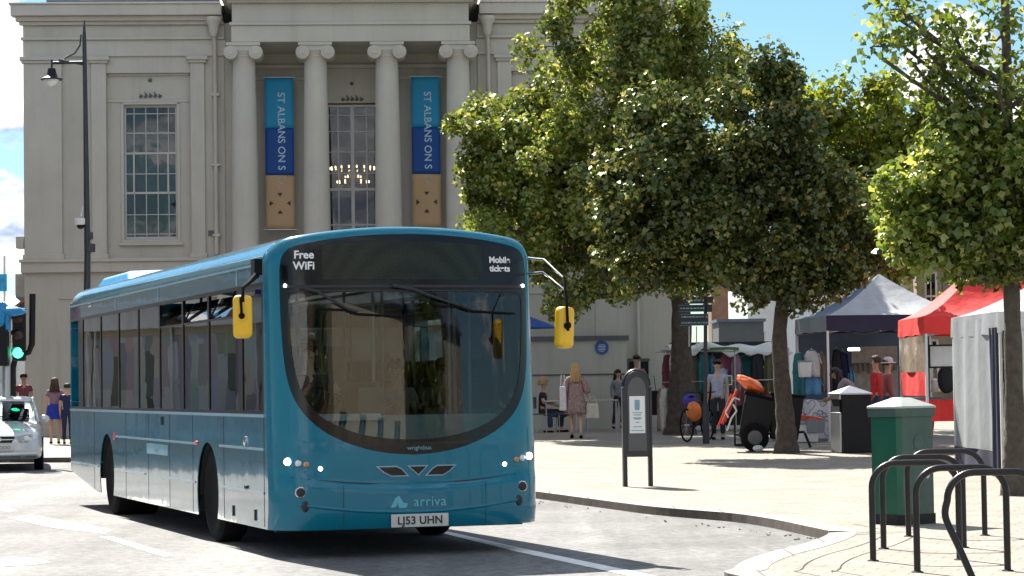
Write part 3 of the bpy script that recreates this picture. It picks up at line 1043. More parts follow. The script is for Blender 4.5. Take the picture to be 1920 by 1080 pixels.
# ================================================================== STREET LAMP
lb = P(160, 700, 46)
lz = gz(46)+PAVE
lp = thing('street_lamp', 'tall dark lamp post with hanging lantern and camera in front of the town hall', 'street lamp', (lb.x, 46, lz))
def LW(px, py):
    q = P(px, py, 46)
    return (q.x-lb.x, 0, q.z-lz)
t_ = MB()
top = LW(158, 38)
t_.tube([(0, 0, 0), (0, 0, .9)], [.13, .12], 14)
t_.tube([(0, 0, .9), (0, 0, 1.0), LW(164, 480), LW(160, 200), LW(158, 70), top], [.12, .075, .06, .045, .04, .012], 14)
t_.build('pole', 'post_paint', lp)
t_ = MB()
t_.tube([LW(160, 117), LW(97, 118)], .03)
t_.tube([LW(159, 122), LW(110, 112)], .018)
t_.tube([LW(152, 65), LW(150, 85), LW(140, 100), LW(121, 109)], .016)
t_.tube([LW(97, 112), LW(97, 134)], .02)
t_.build('bracket', 'post_paint', lp)
c0 = LW(97, 140)
t_ = MB()
t_.lathe([(.04, .12), (.07, .12), (.085, .06), (.10, .0), (.12, -.03), (.21, -.08), (.215, -.10)], c0, 20)
lt_ = t_.build('lantern', 'black_paint', lp)
t_ = MB()
t_.lathe([(.15, -.10), (.14, -.15), (.08, -.20), (.02, -.22)], c0, 20)
t_.build('lantern_glass', 'lamp_lens', lt_)
cc0 = LW(151, 418)
t_ = MB()
t_.lathe([(.10, .09), (.11, .06), (.11, -.02), (.09, -.04)], cc0, 18)
t_.tube([cc0, LW(163, 420)], .03)
t_.tube([LW(152, 405), LW(156, 385)], .012)
co = t_.build('camera_housing', 'white_paint', lp)
t_ = MB()
t_.ball((cc0[0], cc0[1], cc0[2]-.05), (.075, .075, .07))
t_.build('camera_dome', 'black_paint', co)
t_ = MB()
t_.box(LW(171, 465), (.14, .14, .16))
t_.build('control_box', 'post_paint', lp, bev=.01)
t_ = MB()
t_.box(LW(170, 442), (.08, .1, .14))
t_.build('control_box', 'post_paint', lp, bev=.01)

# ================================================================== THE BUS
TH = R(19.3)
bus = thing('bus', 'teal single deck bus with yellow mirrors driving past the town hall', 'bus', (-.97+.05*math.cos(TH)+.12*math.sin(TH), 21.45+.05*math.sin(TH)-.12*math.cos(TH), 0), TH)
HW, BL = 1.25, 11.5
WAIST, WTOP = 1.27, 2.42
def ztop(s):
    t = max(0, min(1, (abs(s)-1.02)/.23))
    return 2.935-.13*(s/HW)**2-.17*(1-math.sqrt(max(0, 1-t*t)))
def FF(s, z):
    t = max(0, min(1, (abs(s)-.90)/.35))
    y = .11*(s/HW)**2+.27*(1-math.sqrt(max(0, 1-t*t)))
    y += .055*max(0, z-1.0)
    tz = max(0, min(1, (z-(ztop(s)-.10))/.10))
    y += .09*(1-math.sqrt(max(0, 1-tz*tz)))
    zc = .63+.10*(s/HW)**2
    y -= .022*max(0, min(1, (zc-z)/.035))
    y += .05*max(0, min(1, (.42-z)/.2))**2
    return y
def mapF(s, z, o=0.0):
    e = .004
    n = Vector(((FF(s+e, z)-FF(s-e, z))/(2*e) if abs(s) < 1.24 else 0, -1, (FF(s, z+e)-FF(s, z-e))/(2*e))).normalized()
    return Vector((s, FF(s, z), z))+n*o
outer = []
N_ = 40
outer += [(-HW, .25+(ztop(HW)-.25)*i/N_) for i in range(N_+1)]
outer += [(-HW*math.cos(PI*i/60), ztop(HW*math.cos(PI*i/60))) for i in range(1, 60)]
outer += [(HW, ztop(HW)-(ztop(HW)-.25)*i/N_) for i in range(N_+1)]
outer += [(HW-2*HW*i/N_, .25-.0*math.sin(PI*i/N_)) for i in range(1, N_)]
def symline(half):
    """half runs from the bottom centre up the right-hand side to the top centre"""
    pts = catmull([(a, b, 0) for a, b in half], 6)
    r = [(p.x, p.y) for p in pts]
    return r+[(-a, b) for a, b in reversed(r[1:-1])]
sur = symline([(0, .895), (.25, .915), (.5, .97), (.75, 1.075), (.92, 1.20), (1.03, 1.34), (1.10, 1.52), (1.135, 1.75), (1.15, 2.05), (1.155, 2.4), (1.145, 2.62), (1.10, 2.715), (1.0, 2.765), (.7, 2.82), (.35, 2.855), (0, 2.865)])
gls = symline([(0, 1.03), (.25, 1.045), (.5, 1.09), (.72, 1.175), (.87, 1.275), (.965, 1.40), (1.03, 1.56), (1.065, 1.78), (1.085, 2.05), (1.09, 2.25), (1.08, 2.315), (1.0, 2.335), (.5, 2.345), (0, 2.348)])
def rayhit(poly, c, a):
    dx, dy = math.cos(a), math.sin(a)
    best = None
    n = len(poly)
    for i in range(n):
        x1, y1 = poly[i][0]-c[0], poly[i][1]-c[1]
        x2, y2 = poly[(i+1) % n][0]-c[0], poly[(i+1) % n][1]-c[1]
        ex, ey = x2-x1, y2-y1
        den = dx*ey-dy*ex
        if abs(den) < 1e-12:
            continue
        t = (x1*ey-y1*ex)/den
        u = (x1*dy-y1*dx)/den
        if t > 0 and -1e-6 <= u <= 1+1e-6 and (best is None or t < best):
            best = t
    return (c[0]+dx*best, c[1]+dy*best)
SC = (0, 1.8)
angs = sorted(set([round(2*PI*i/168-PI, 5) for i in range(168)]+[round(math.atan2(y-SC[1], x-SC[0]), 5) for x, y in ((HW, .25), (-HW, .25), (HW, ztop(HW)), (-HW, ztop(HW)))]))
def ringmesh(mb, pin, pout, rows, o=0.0, c=SC):
    A = [rayhit(pin, c, a) for a in angs]
    B = [rayhit(pout, c, a) for a in angs]
    n = len(angs)
    vs = []
    for j in range(rows+1):
        t = j/rows
        for a, b in zip(A, B):
            vs.append(mapF(a[0]+(b[0]-a[0])*t, a[1]+(b[1]-a[1])*t, o))
    fs = [(j*n+i, j*n+(i+1) % n, (j+1)*n+(i+1) % n, (j+1)*n+i) for j in range(rows) for i in range(n)]
    return mb.add(vs, fs)
def discmesh(mb, poly, rows, o=0.0, c=SC):
    A = [rayhit(poly, c, a) for a in angs]
    n = len(angs)
    vs = [mapF(c[0], c[1], o)]
    for j in range(1, rows+1):
        for a in A:
            vs.append(mapF(c[0]+(a[0]-c[0])*j/rows, c[1]+(a[1]-c[1])*j/rows, o))
    fs = [(0, 1+i, 1+(i+1) % n) for i in range(n)]
    fs += [(1+j*n+i, 1+j*n+(i+1) % n, 1+(j+1)*n+(i+1) % n, 1+(j+1)*n+i) for j in range(rows-1) for i in range(n)]
    return mb.add(vs, fs)
b = MB()
ringmesh(b, sur, outer, 26)
b.build('front_panel', 'bus_paint', bus)
b = MB()
ringmesh(b, gls, sur, 12, -.002)
ws = b.build('windscreen_surround', 'bus_black', bus)
b = MB()
discmesh(b, gls, 10, -.006)
wscr = b.build('windscreen', 'glass_screen', bus)
# destination display
b = MB()
def dd(u, v):
    s = -.80+1.50*u
    z0, z1 = 2.455, 2.80-.10*(s/HW)**2
    return mapF(s, z0+(z1-z0)*v, .004)
b.grid(dd, 40, 8)
b.build('destination_display', 'display_matrix', bus)
b = MB()
b.grid(lambda u, v: mapF(-1.14+2.28*u, 2.385+.022*v, .006), 60, 1)
b.grid(lambda u, v: mapF(-1.09+2.18*u, 2.352+.010*v, .004), 60, 1)
b.build('trim_strip', 'bus_dim', bus)
def ftext(s, size, m, sx, z, name='lettering', ext=.0015, spacing=1.0, bold=.0, o=.008, w=1.0):
    p = mapF(sx, z, o)
    slope = math.atan((FF(sx+.1, z)-FF(sx-.1, z))/.2)
    lean = math.atan((FF(sx, z+.05)-FF(sx, z-.05))/.1)
    return text(s, size, m, bus, p, (R(90)-lean, 0, slope), name, ext, spacing, bold, sx=w)
ftext('Free\nWiFi', .098, 'decal_white', -.955, 2.625, bold=.0025)
ftext('Mobile\ntickets', .078, 'decal_white', .865, 2.595, bold=.0025)
ftext('wrightbus', .052, 'decal_grey', .04, .955, 'maker_badge', w=1.1)
# bumper seam
b = MB()
b.grid(lambda u, v: mapF(-1.22+2.44*u, .632+.10*((-1.22+2.44*u)/HW)**2+.012*v, .001), 80, 1)
b.build('bumper_seam', 'bus_dim', bus)
for s_ in (-.66, .66):
    b = MB()
    b.grid(lambda u, v: mapF(s_+.006*u, .28+.36*v, .0015), 1, 14)
    b.build('bumper_joint', 'bus_dim', bus)
# lower crease
b = MB()
def cr_(u, v):
    s = -1.05+2.1*u
    return mapF(s, .375+.09*(s/1.05)**2+.03*v, .010*math.sin(v*PI)+.0005)
b.grid(cr_, 60, 5)
b.build('bumper_crease', 'bus_paint', bus)
# grille motif: two slanted blades and a V
def patch(name, poly, m, o, par, thick=.006):
    q = MB()
    tri = geometry.tessellate_polygon([[Vector((p[0], p[1], 0)) for p in poly]])
    n = len(poly)
    q.add([mapF(p[0], p[1], o) for p in poly]+[mapF(p[0], p[1], o-thick) for p in poly],
          [tuple(t) for t in tri]+[(i, (i+1) % n, (i+1) % n+n, i+n) for i in range(n)])
    return q.build(name, m, par, smooth=False)
def inset(poly, d):
    cx_ = sum(p[0] for p in poly)/len(poly)
    cy_ = sum(p[1] for p in poly)/len(poly)
    out = []
    n = len(poly)
    for i in range(n):
        p0, p1, p2 = Vector(poly[i-1]), Vector(poly[i]), Vector(poly[(i+1) % n])
        n1 = Vector((-(p1-p0).y, (p1-p0).x)).normalized()
        n2 = Vector((-(p2-p1).y, (p2-p1).x)).normalized()
        if n1.dot(Vector((cx_, cy_))-p1) < 0:
            n1, n2 = -n1, -n2
        k = (n1+n2)
        k = k/k.dot(n1)
        q = p1+k*d
        out.append((q.x, q.y))
    return out
L1 = [(-.36, .80), (-.17, .80), (-.12, .775), (-.055, .705), (-.22, .705), (-.29, .74)]
V1 = [(-.075, .80), (.125, .80), (.03, .708)]
L2 = [(.39, .80), (.205, .80), (.16, .775), (.09, .705), (.26, .705), (.325, .74)]
for pl in (L1, V1, L2):
    fr = patch('grille_slot', pl, 'bus_moulding', .006, bus)
    patch('grille_mesh', inset(pl, .010), 'bus_black', .009, fr)
# maker of the service: sail-like emblem and name under the grille
ftext('arriva', .125, 'decal_pale', .125, .478, 'operator_name', spacing=1.06, bold=.001)
for pl in ([(-.235, .43), (-.19, .52), (-.165, .515), (-.175, .46), (-.19, .435)], [(-.18, .525), (-.155, .535), (-.12, .475), (-.075, .465), (-.09, .43), (-.155, .425), (-.165, .45)]):
    patch('operator_emblem', pl, 'decal_pale', .002, bus)
# number plate
pl = MB()
pp = mapF(.03, .315, .012)
pl.box((0, 0, 0), (.53, .012, .115))
plo = pl.build('number_plate', 'plate_white', bus, bev=.004, loc=(pp.x, pp.y-.012, .315))
text('LJ53 UHN', .098, 'plate_black', plo, (0, -.008, -.002), (R(90), 0, 0), 'plate_lettering', spacing=1.02, bold=.002)
# head lamps, indicators, fog lamps
def lamp(s, z, r, m, name='headlight', par=None, depth=.02):
    q = MB()
    q.lathe([(r*1.12, .0), (r*1.12, -.006), (r, -.010), (r*.96, -.012)], (0, 0, 0), 20, axis='y')
    p = mapF(s, z, .002)
    o = q.build(name, 'chrome', par or bus, loc=p)
    q = MB()
    q.lathe([(r*.94, -.010), (r*.8, -.018), (r*.4, -.022), (.002, -.023)], (0, 0, 0), 20, axis='y')
    q.build('lens', m, o)
    return o
for sg in (-1, 1):
    # clear cover shaped like a leaf
    pts = [(sg*1.16, .90), (sg*1.02, .875), (sg*.86, .83), (sg*.80, .785), (sg*.84, .755), (sg*.98, .765), (sg*1.12, .80), (sg*1.18, .84)]
    hl = patch('headlight', pts, 'bus_paint', .003, bus)
    q = MB()
    for (s, z, r, mt) in ((1.125, .855, .036, 'lamp_lit'), (1.04, .84, .028, 'lamp_lens'), (.975, .83, .024, 'amber'), (.855, .79, .022, 'lamp_lit')):
        lamp(sg*s, z, r, mt, 'lamp', hl)
    lamp(sg*1.03, .585, .045, 'bus_dim', 'fog_light')
    q = MB()
    q.ball(mapF(sg*.99, .46, .004), (.035, .012, .05), 10, 6)
    q.build('sensor', 'bus_dim', bus)
    q = MB()
    q.ball(mapF(sg*1.11, 2.405, .006), .016, 8, 6)
    q.build('marker_light', 'lamp_lit', bus)
# wipers parked along the top of the screen
for pts in ([(-1.0, 2.39), (-.86, 2.35), (-.58, 2.19), (-.50, 2.165)], [(-.18, 2.40), (.0, 2.37), (.25, 2.28), (.55, 2.19)]):
    q = MB()
    q.tube([mapF(a, b_, .045) for a, b_ in pts], [.018, .015, .012, .01], 8)
    e = pts[-1]
    w = q.build('wiper', 'bus_dim', bus)
    q = MB()
    q.tube([mapF(e[0]-.33+.11*k, e[1]+(.03 if k < 3 else -.0)-.006*k, .022) for k in range(8)], .010, 6)
    q.build('wiper_blade', 'rubber', w)
# ---- roof: section swept to the rear, roof edge to roof edge
secn = 48
b = MB()
Ls = [0, .05, .15, .4, 1]+[1+(BL-1-.15)*i/12 for i in range(1, 13)]+[BL-.06, BL]
def sec(i):
    if i <= 4:
        return (-HW, WTOP+.03+(ztop(HW)-WTOP-.03)*i/4)
    if i >= secn-4:
        return (HW, WTOP+.03+(ztop(HW)-WTOP-.03)*(secn-i)/4)
    a = PI*(i-4)/(secn-8)
    s = -HW*math.cos(a)
    return (s, ztop(s))
vs = []
for L in Ls:
    drop = .10 if L >= BL-.001 else (.025 if L > BL-.1 else 0)
    for i in range(secn+1):
        s, z = sec(i)
        f0 = FF(s, z)
        y = f0+(L if L < .01 else L*(1-f0/BL))
        vs.append((s*(1-drop*.3), min(y, BL), z-drop*(1 if abs(s) < 1.2 else .4)))
fs = [(j*(secn+1)+i, j*(secn+1)+i+1, (j+1)*(secn+1)+i+1, (j+1)*(secn+1)+i) for j in range(len(Ls)-1) for i in range(secn)]
b.add(vs, fs)
b.build('roof', 'bus_side_paint', bus)
q = MB()
q.grid(lambda u, v: (-1.19+2.38*u, .5+(BL-.6)*v, ztop(-1.19+2.38*u)-.06), 20, 1)
q.build('ceiling', 'bus_lining', bus)
# roof gutter strips and cantrail joints
q = MB()
for sg in (-1, 1):
    q.bb((sg*(HW+.001), .50, ztop(HW)-.03), (sg*(HW+.014), BL-.02, ztop(HW)-.012))
    for L in (1.5, 5.34, 8.0):
        q.bb((sg*(HW+.001), L, WTOP+.04), (sg*(HW+.006), L+.045, ztop(HW)-.03))
q.build('gutter', 'bus_moulding', bus)
# air unit on the roof
q = MB()
q.add([(-1.0, 8.6, 2.82), (.2, 8.6, 2.90), (.2, 11.0, 2.90), (-1.0, 11.0, 2.82), (-.92, 9.0, 2.97), (.1, 9.0, 3.01), (.1, 10.8, 3.01), (-.92, 10.8, 2.97)],
      [(0, 1, 5, 4), (1, 2, 6, 5), (2, 3, 7, 6), (3, 0, 4, 7), (4, 5, 6, 7), (3, 2, 1, 0)])
q.build('roof_unit', 'signal_cyan', bus, bev=.04)
# ---- sides
def arch(cx, r, z0=.25, n=16):
    a0 = math.asin((z0-.48)/r)
    return [(cx-r*math.cos(a0+(PI-2*a0)*i/n), .48+r*math.sin(a0+(PI-2*a0)*i/n)) for i in range(n+1)]
for sg in (-1, 1):
    poly = [(FF(HW, z), z) for z in (WAIST, 1.0, .75, .66, .6, .42, .25)]
    poly += arch(2.9, .50)+arch(8.7, .50)
    poly += [(9.35, .25), (BL, .46), (BL, WAIST)]
    q = MB()
    q.prism(poly, lambda u, v, w: (sg*w, u, v), HW-.010, HW)
    q.build('side_panel', 'bus_side_paint', bus, smooth=False)
    # mouldings
    q = MB()
    def strip(z, y0, y1, h=.022, o=.010):
        q.bb((sg*(HW+.001), y0, z), (sg*(HW+o), y1, z+h))
    strip(.945, .50, 2.33); strip(.945, 3.48, 8.1); strip(.56, .50, 2.33, .018); strip(.56, 3.48, 5.2, .018); strip(.56, 6.2, 8.1, .018); strip(.56, 9.3, BL-.02, .018)
    strip(WAIST-.028, .46, BL-.02, .026, .012)
    q.build('moulding', 'bus_moulding', bus)
    q = MB()
    for L in (.50, 2.15, 3.6, 4.8, 6.0, 7.4, 9.6):
        q.bb((sg*(HW+.0008), L, .27), (sg*(HW+.0022), L+.008, WAIST-.03))
    q.build('panel_joint', 'bus_dim', bus)
    # reflective decals above the arches
    q = MB()
    q.ball((sg*(HW+.004), 3.42, .965), (.012, .09, .022), 8, 6)
    q.build('side_marker', 'red_lens', bus)
    q = MB()
    q.ball((sg*(HW+.004), 8.15, .955), (.012, .07, .045), 8, 6)
    q.build('side_marker', 'red_lens', bus)
    # small fittings
    q = MB()
    q.lathe([(.045, 0), (.045, sg*.012), (.03, sg*.02)], (sg*HW, 1.22, 1.02), 16, axis='x')
    q.build('fuel_cap', 'chrome', bus)
    q = MB()
    q.box((sg*(HW+.006), 1.75, .36), (.01, .04, .10))
    q.box((sg*(HW+.006), .85, .36), (.01, .04, .10))
    q.box((sg*(HW+.006), 1.2, .60), (.02, .08, .03))
    q.box((sg*(HW+.006), 5.2, 1.17), (.02, .05, .09))
    q.build('latch', 'bus_dim', bus)
    q = MB()
    q.ball((sg*(HW+.005), 9.9, 2.585), (.02, .16, .028), 12, 6)
    q.build('side_vent', 'chrome', bus)
    # windows: frames and panes
    edges_ = [.52, 1.42, 2.82, 4.08, 5.34, 6.6, 7.86, 9.12, 10.55]
    q = MB()
    q.bb((sg*(HW-.03), .46, WTOP-.005), (sg*(HW-.001), BL-.02, WTOP+.035))
    q.bb((sg*(HW-.03), .46, WAIST), (sg*(HW-.001), BL-.02, WAIST+.03))
    for i, L in enumerate(edges_):
        w = .035 if i not in (1, 8) else .09
        q.bb((sg*(HW-.03), L-w, WAIST+.03), (sg*(HW-.001), L+w*(1 if i < 8 else 3), WTOP-.005))
    q.build('window_pillars', 'bus_black', bus, smooth=False)
    q = MB()
    q.prism([(FF(HW, WAIST), WAIST), (FF(HW, 1.8), 1.8), (FF(HW, WTOP+.03), WTOP+.03), (.485, WTOP+.03), (.485, WAIST)], lambda u, v, w: (sg*w, u, v), HW-.03, HW)
    q.build('corner_pillar', 'bus_paint', bus, smooth=False)
    for i in range(8):
        a, c = edges_[i]+(.09 if i == 1 else .035), edges_[i+1]-(.09 if i == 0 else .035)
        wf = MB()
        wf.bb((sg*(HW-.016), a, WAIST+.03), (sg*(HW-.010), c, WTOP-.005 if not (sg < 0 and i in (1, 2, 3)) else 2.17))
        wo = wf.build('side_window', 'glass_bus_side', bus, smooth=False)
        if sg < 0 and i in (1, 2, 3):
            # hopper vents tilted inwards along their top edge
            h_ = MB()
            h_.bb((sg*(HW-.004), a, 2.165), (sg*(HW-.03), c, 2.185))
            h_.build('window_bar', 'bus_black', wo)
            h_ = MB()
            h_.grid(lambda u, v: (sg*(HW-.02-.11*v), a+.02+(c-a-.04)*u, 2.19+.20*v), 1, 1)
            h_.build('hopper', 'glass_bus_side', wo, smooth=False, solid=.006)
# faded advert patch on the offside
q = MB()
q.bb((-HW-.003, 4.9, .80), (-HW-.0008, 6.1, .915))
q.build('advert_patch', 'decal_grey', bus)
text('arriva', .09, 'bus_moulding', bus, (-HW-.004, 5.5, .86), (R(90), 0, R(-90)), 'side_lettering')
# rear
q = MB()
q.bb((-HW+.002, BL-.03, .46), (HW-.002, BL+.02, WAIST+.1))
q.bb((-HW+.002, BL-.03, WTOP-.1), (HW-.002, BL+.0, 2.66))
q.bb((-HW+.002, BL-.03, WAIST+.1), (-HW+.12, BL+.02, WTOP-.1))
q.bb((HW-.12, BL-.03, WAIST+.1), (HW-.002, BL+.02, WTOP-.1))
q.build('rear_panel', 'bus_side_paint', bus, bev=.01)
q = MB()
q.bb((-HW+.12, BL-.02, WAIST+.1), (HW-.12, BL-.012, WTOP-.1))
q.build('rear_window', 'glass_bus_side', bus)
# chassis, arches, wheels
q = MB()
q.bb((-.95, .5, .27), (.95, 2.1, .40))
q.bb((-1.2, 3.5, .27), (1.2, 8.1, .44))
q.bb((-1.2, 9.3, .42), (1.2, 10.8, .60))
q.bb((-.6, 2.1, .25), (.6, 3.5, .40))
q.bb((-.75, 8.1, .28), (.75, 9.3, .42))
q.bb((-1.16, .44, .22), (1.16, .52, .34))
q.build('chassis', 'grime', bus)
for sg in (-1, 1):
    for cy in (2.9, 8.7):
        q = MB()
        pr = [(cy-.52*math.cos(PI*i/16), .44+.54*math.sin(PI*i/16)) for i in range(17)]
        q.grid(lambda u, v: (sg*(HW-.03-.45*v), pr[int(round(u*16))][0], pr[int(round(u*16))][1]), 16, 1)
        q.add([(sg*(HW-.48), a, c) for a, c in pr], [tuple(range(17))])
        q.build('wheel_arch', 'dark_void', bus)
for sg, cy in ((-1, 2.9), (1, 2.9), (-1, 8.7), (1, 8.7)):
    w = bpy.data.objects.new('wheel', None)
    C.objects.link(w)
    w.parent = bus
    wd = .29 if cy < 4 else .55
    w.location = (sg*(HW-.05-wd/2), cy, .478)
    q = MB()
    h = wd/2
    q.lathe([(.29, -h+.02), (.36, -h), (.44, -h+.01), (.472, -h+.04), (.478, -h+.08), (.478, h-.08), (.472, h-.04), (.44, h-.01), (.36, h), (.29, h-.02)], n=40, axis='x')
    q.build('tyre', 'rubber', w)
    q = MB()
    q.lathe([(.29, -h+.03), (.27, -h+.05), (.12, -h+.06), (.11, -h+.10), (.11, h-.10), (.12, h-.06), (.27, h-.05), (.29, h-.03)], n=24, axis='x')
    for k in range(8):
        a = 2*PI*k/8
        q.cyl((sg*(h-.05), .2*math.cos(a), .2*math.sin(a)), (sg*(h-.02), .2*math.cos(a), .2*math.sin(a)), .018, n=6)
    q.build('rim', 'rubber', w)
# ---- mirrors
def bl(px, py, d):
    q = P(px, py, d)-Vector(bus.location)
    return Matrix.Rotation(-TH, 3, 'Z') @ q
def mirror_arm(pix, d):
    return [bl(x, y, d) for x, y in pix]
q = MB()
c1 = bl(455, 594, 20.5)
q.box((0, 0, 0), (.165, .14, .37))
mo = q.build('mirror', 'yellow_plastic', bus, bev=.045, loc=c1, rot=(0, 0, R(-12)))
mo.modifiers['bevel'].segments = 4
q = MB()
q.tube([Vector(p)-c1 for p in (bl(455, 558, 20.42), bl(458, 575, 20.38), bl(459, 592, 20.38))], .012, 8)
q.ball((Vector(bl(459, 592, 20.38))-c1), .028, 10, 6)
q.build('clamp', 'rubber', mo)
q = MB()
q.box(bl(481, 501, 20.95), (.07, .14, .14))
q.tube([bl(481, 512, 20.9), bl(468, 528, 20.7), bl(455, 540, 20.5), bl(455, 565, 20.42)], .016, 8)
q.tube([bl(484, 518, 20.9), bl(462, 535, 20.6)], .013, 8)
q.build('mirror_arm', 'rubber', bus)
q = MB()
c2 = bl(1058, 614, 21.3)
q.box((0, 0, 0), (.155, .14, .37))
mo = q.build('mirror', 'yellow_plastic', bus, bev=.045, loc=c2, rot=(0, R(3), R(14)))
mo.modifiers['bevel'].segments = 4
q = MB()
q.tube([bl(990, 484, 22.0), bl(1020, 487, 21.8), bl(1057, 522, 21.4)], .011, 8)
q.tube([bl(990, 513, 22.0), bl(1018, 511, 21.8), bl(1057, 542, 21.4)], .011, 8)
q.build('mirror_arm', 'chrome', bus)
q = MB()
q.tube([bl(1057, 520, 21.4), bl(1062, 560, 21.2), bl(1065, 620, 21.15)], .014, 8)
q.ball(bl(1064, 610, 21.15), .036, 10, 7)
q.build('mirror_bracket', 'rubber', bus)
# ---- interior
q = MB()
for a_, b_, w_ in ((.5, 2.35, 1.2), (2.35, 3.45, .72), (3.45, 8.15, 1.2), (8.15, 9.25, .66), (9.25, BL-.1, 1.2)):
    q.bb((-w_, a_, .44), (w_, b_-.002, .50))
q.build('floor', 'bus_floor', bus)
q = MB()
def dash(u, v):
    s = -1.05+2.1*u
    return (s, .30+.16*(s/HW)**2+.45*v, 1.12+.12*v-.10*(1-abs(2*u-1)**4)*(1-v))
q.grid(dash, 20, 4)
q.bb((-1.12, .75, .5), (-.1, .8, 1.24))
q.bb((-1.1, .55, 1.2), (-.15, .85, 1.26))
q.build('dashboard', 'bus_lining', bus)
q = MB()
ring = [(-.62+.22*math.cos(2*PI*k/20), .86+.1*math.sin(2*PI*k/20), 1.30+.2*math.sin(2*PI*k/20)) for k in range(21)]
q.tube(ring, .014, 6, caps=False)
q.tube([(-.62, .70, 1.1), (-.62, .86, 1.30)], .03, 8)
q.build('steering_wheel', 'rubber', bus)
q = MB()
q.bb((-.12, .85, .5), (-.09, 2.0, 1.55))
q.bb((-1.15, 1.95, .5), (-.09, 2.0, 1.9))
q.bb((-.30, .75, 1.2), (-.06, 1.0, 1.5))
q.build('cab_partition', 'bus_dim', bus)
q = MB()
for x, y in ((-.1, .95), (.35, 2.2), (.9, 1.6), (-.35, 3.6), (.35, 3.6), (-.35, 5.6), (.35, 5.6), (.35, 7.4), (-.35, 7.4), (.62, .9), (1.05, 1.6)):
    q.tube([(x, y, .5), (x, y, 2.8)], .017, 8)
for x in (-.35, .35):
    q.tube([(x, 1.4, 2.45), (x, 9.8, 2.45)], .015, 8)
q.build('handrails', 'handrail_yellow', bus)
def seat(x, y, par):
    e = bpy.data.objects.new('seat', None)
    C.objects.link(e)
    e.parent = par
    e.location = (x, y, .5)
    a = MB()
    a.box((0, -.02, .42), (.42, .44, .10))
    a.build('seat_cushion', 'seat_fabric', e, bev=.03)
    a = MB()
    a.box((0, .22, .76), (.42, .09, .64), Matrix.Rotation(R(-8), 3, 'X'))
    a.build('backrest', 'seat_back', e, bev=.04)
    a = MB()
    a.bb((-.03, -.1, 0), (.03, .1, .37))
    a.build('leg', 'bus_dim', e)
    return e
s0 = seat(-.98, 3.9, bus)
for y in (3.9, 4.8, 5.7, 6.6, 7.5, 8.4, 9.3, 10.1):
    for x in (-.98, -.55, .55, .98):
        if x == -.98 and y == 3.9:
            continue
        c = copy_tree(s0, bus)
        c.location = (x, y, .5 if y < 7 else .75)
s_ = copy_tree(s0, bus)
s_.location = (-.62, 1.42, .62)
# nearside folding door: glazed leaves behind the front wheel arch side
q = MB()
for y in (.56, .98, 1.40):
    q.bb((HW-.05, y-.03, .45), (HW+.004, y+.03, WTOP))
q.build('door_frame', 'bus_black', bus)

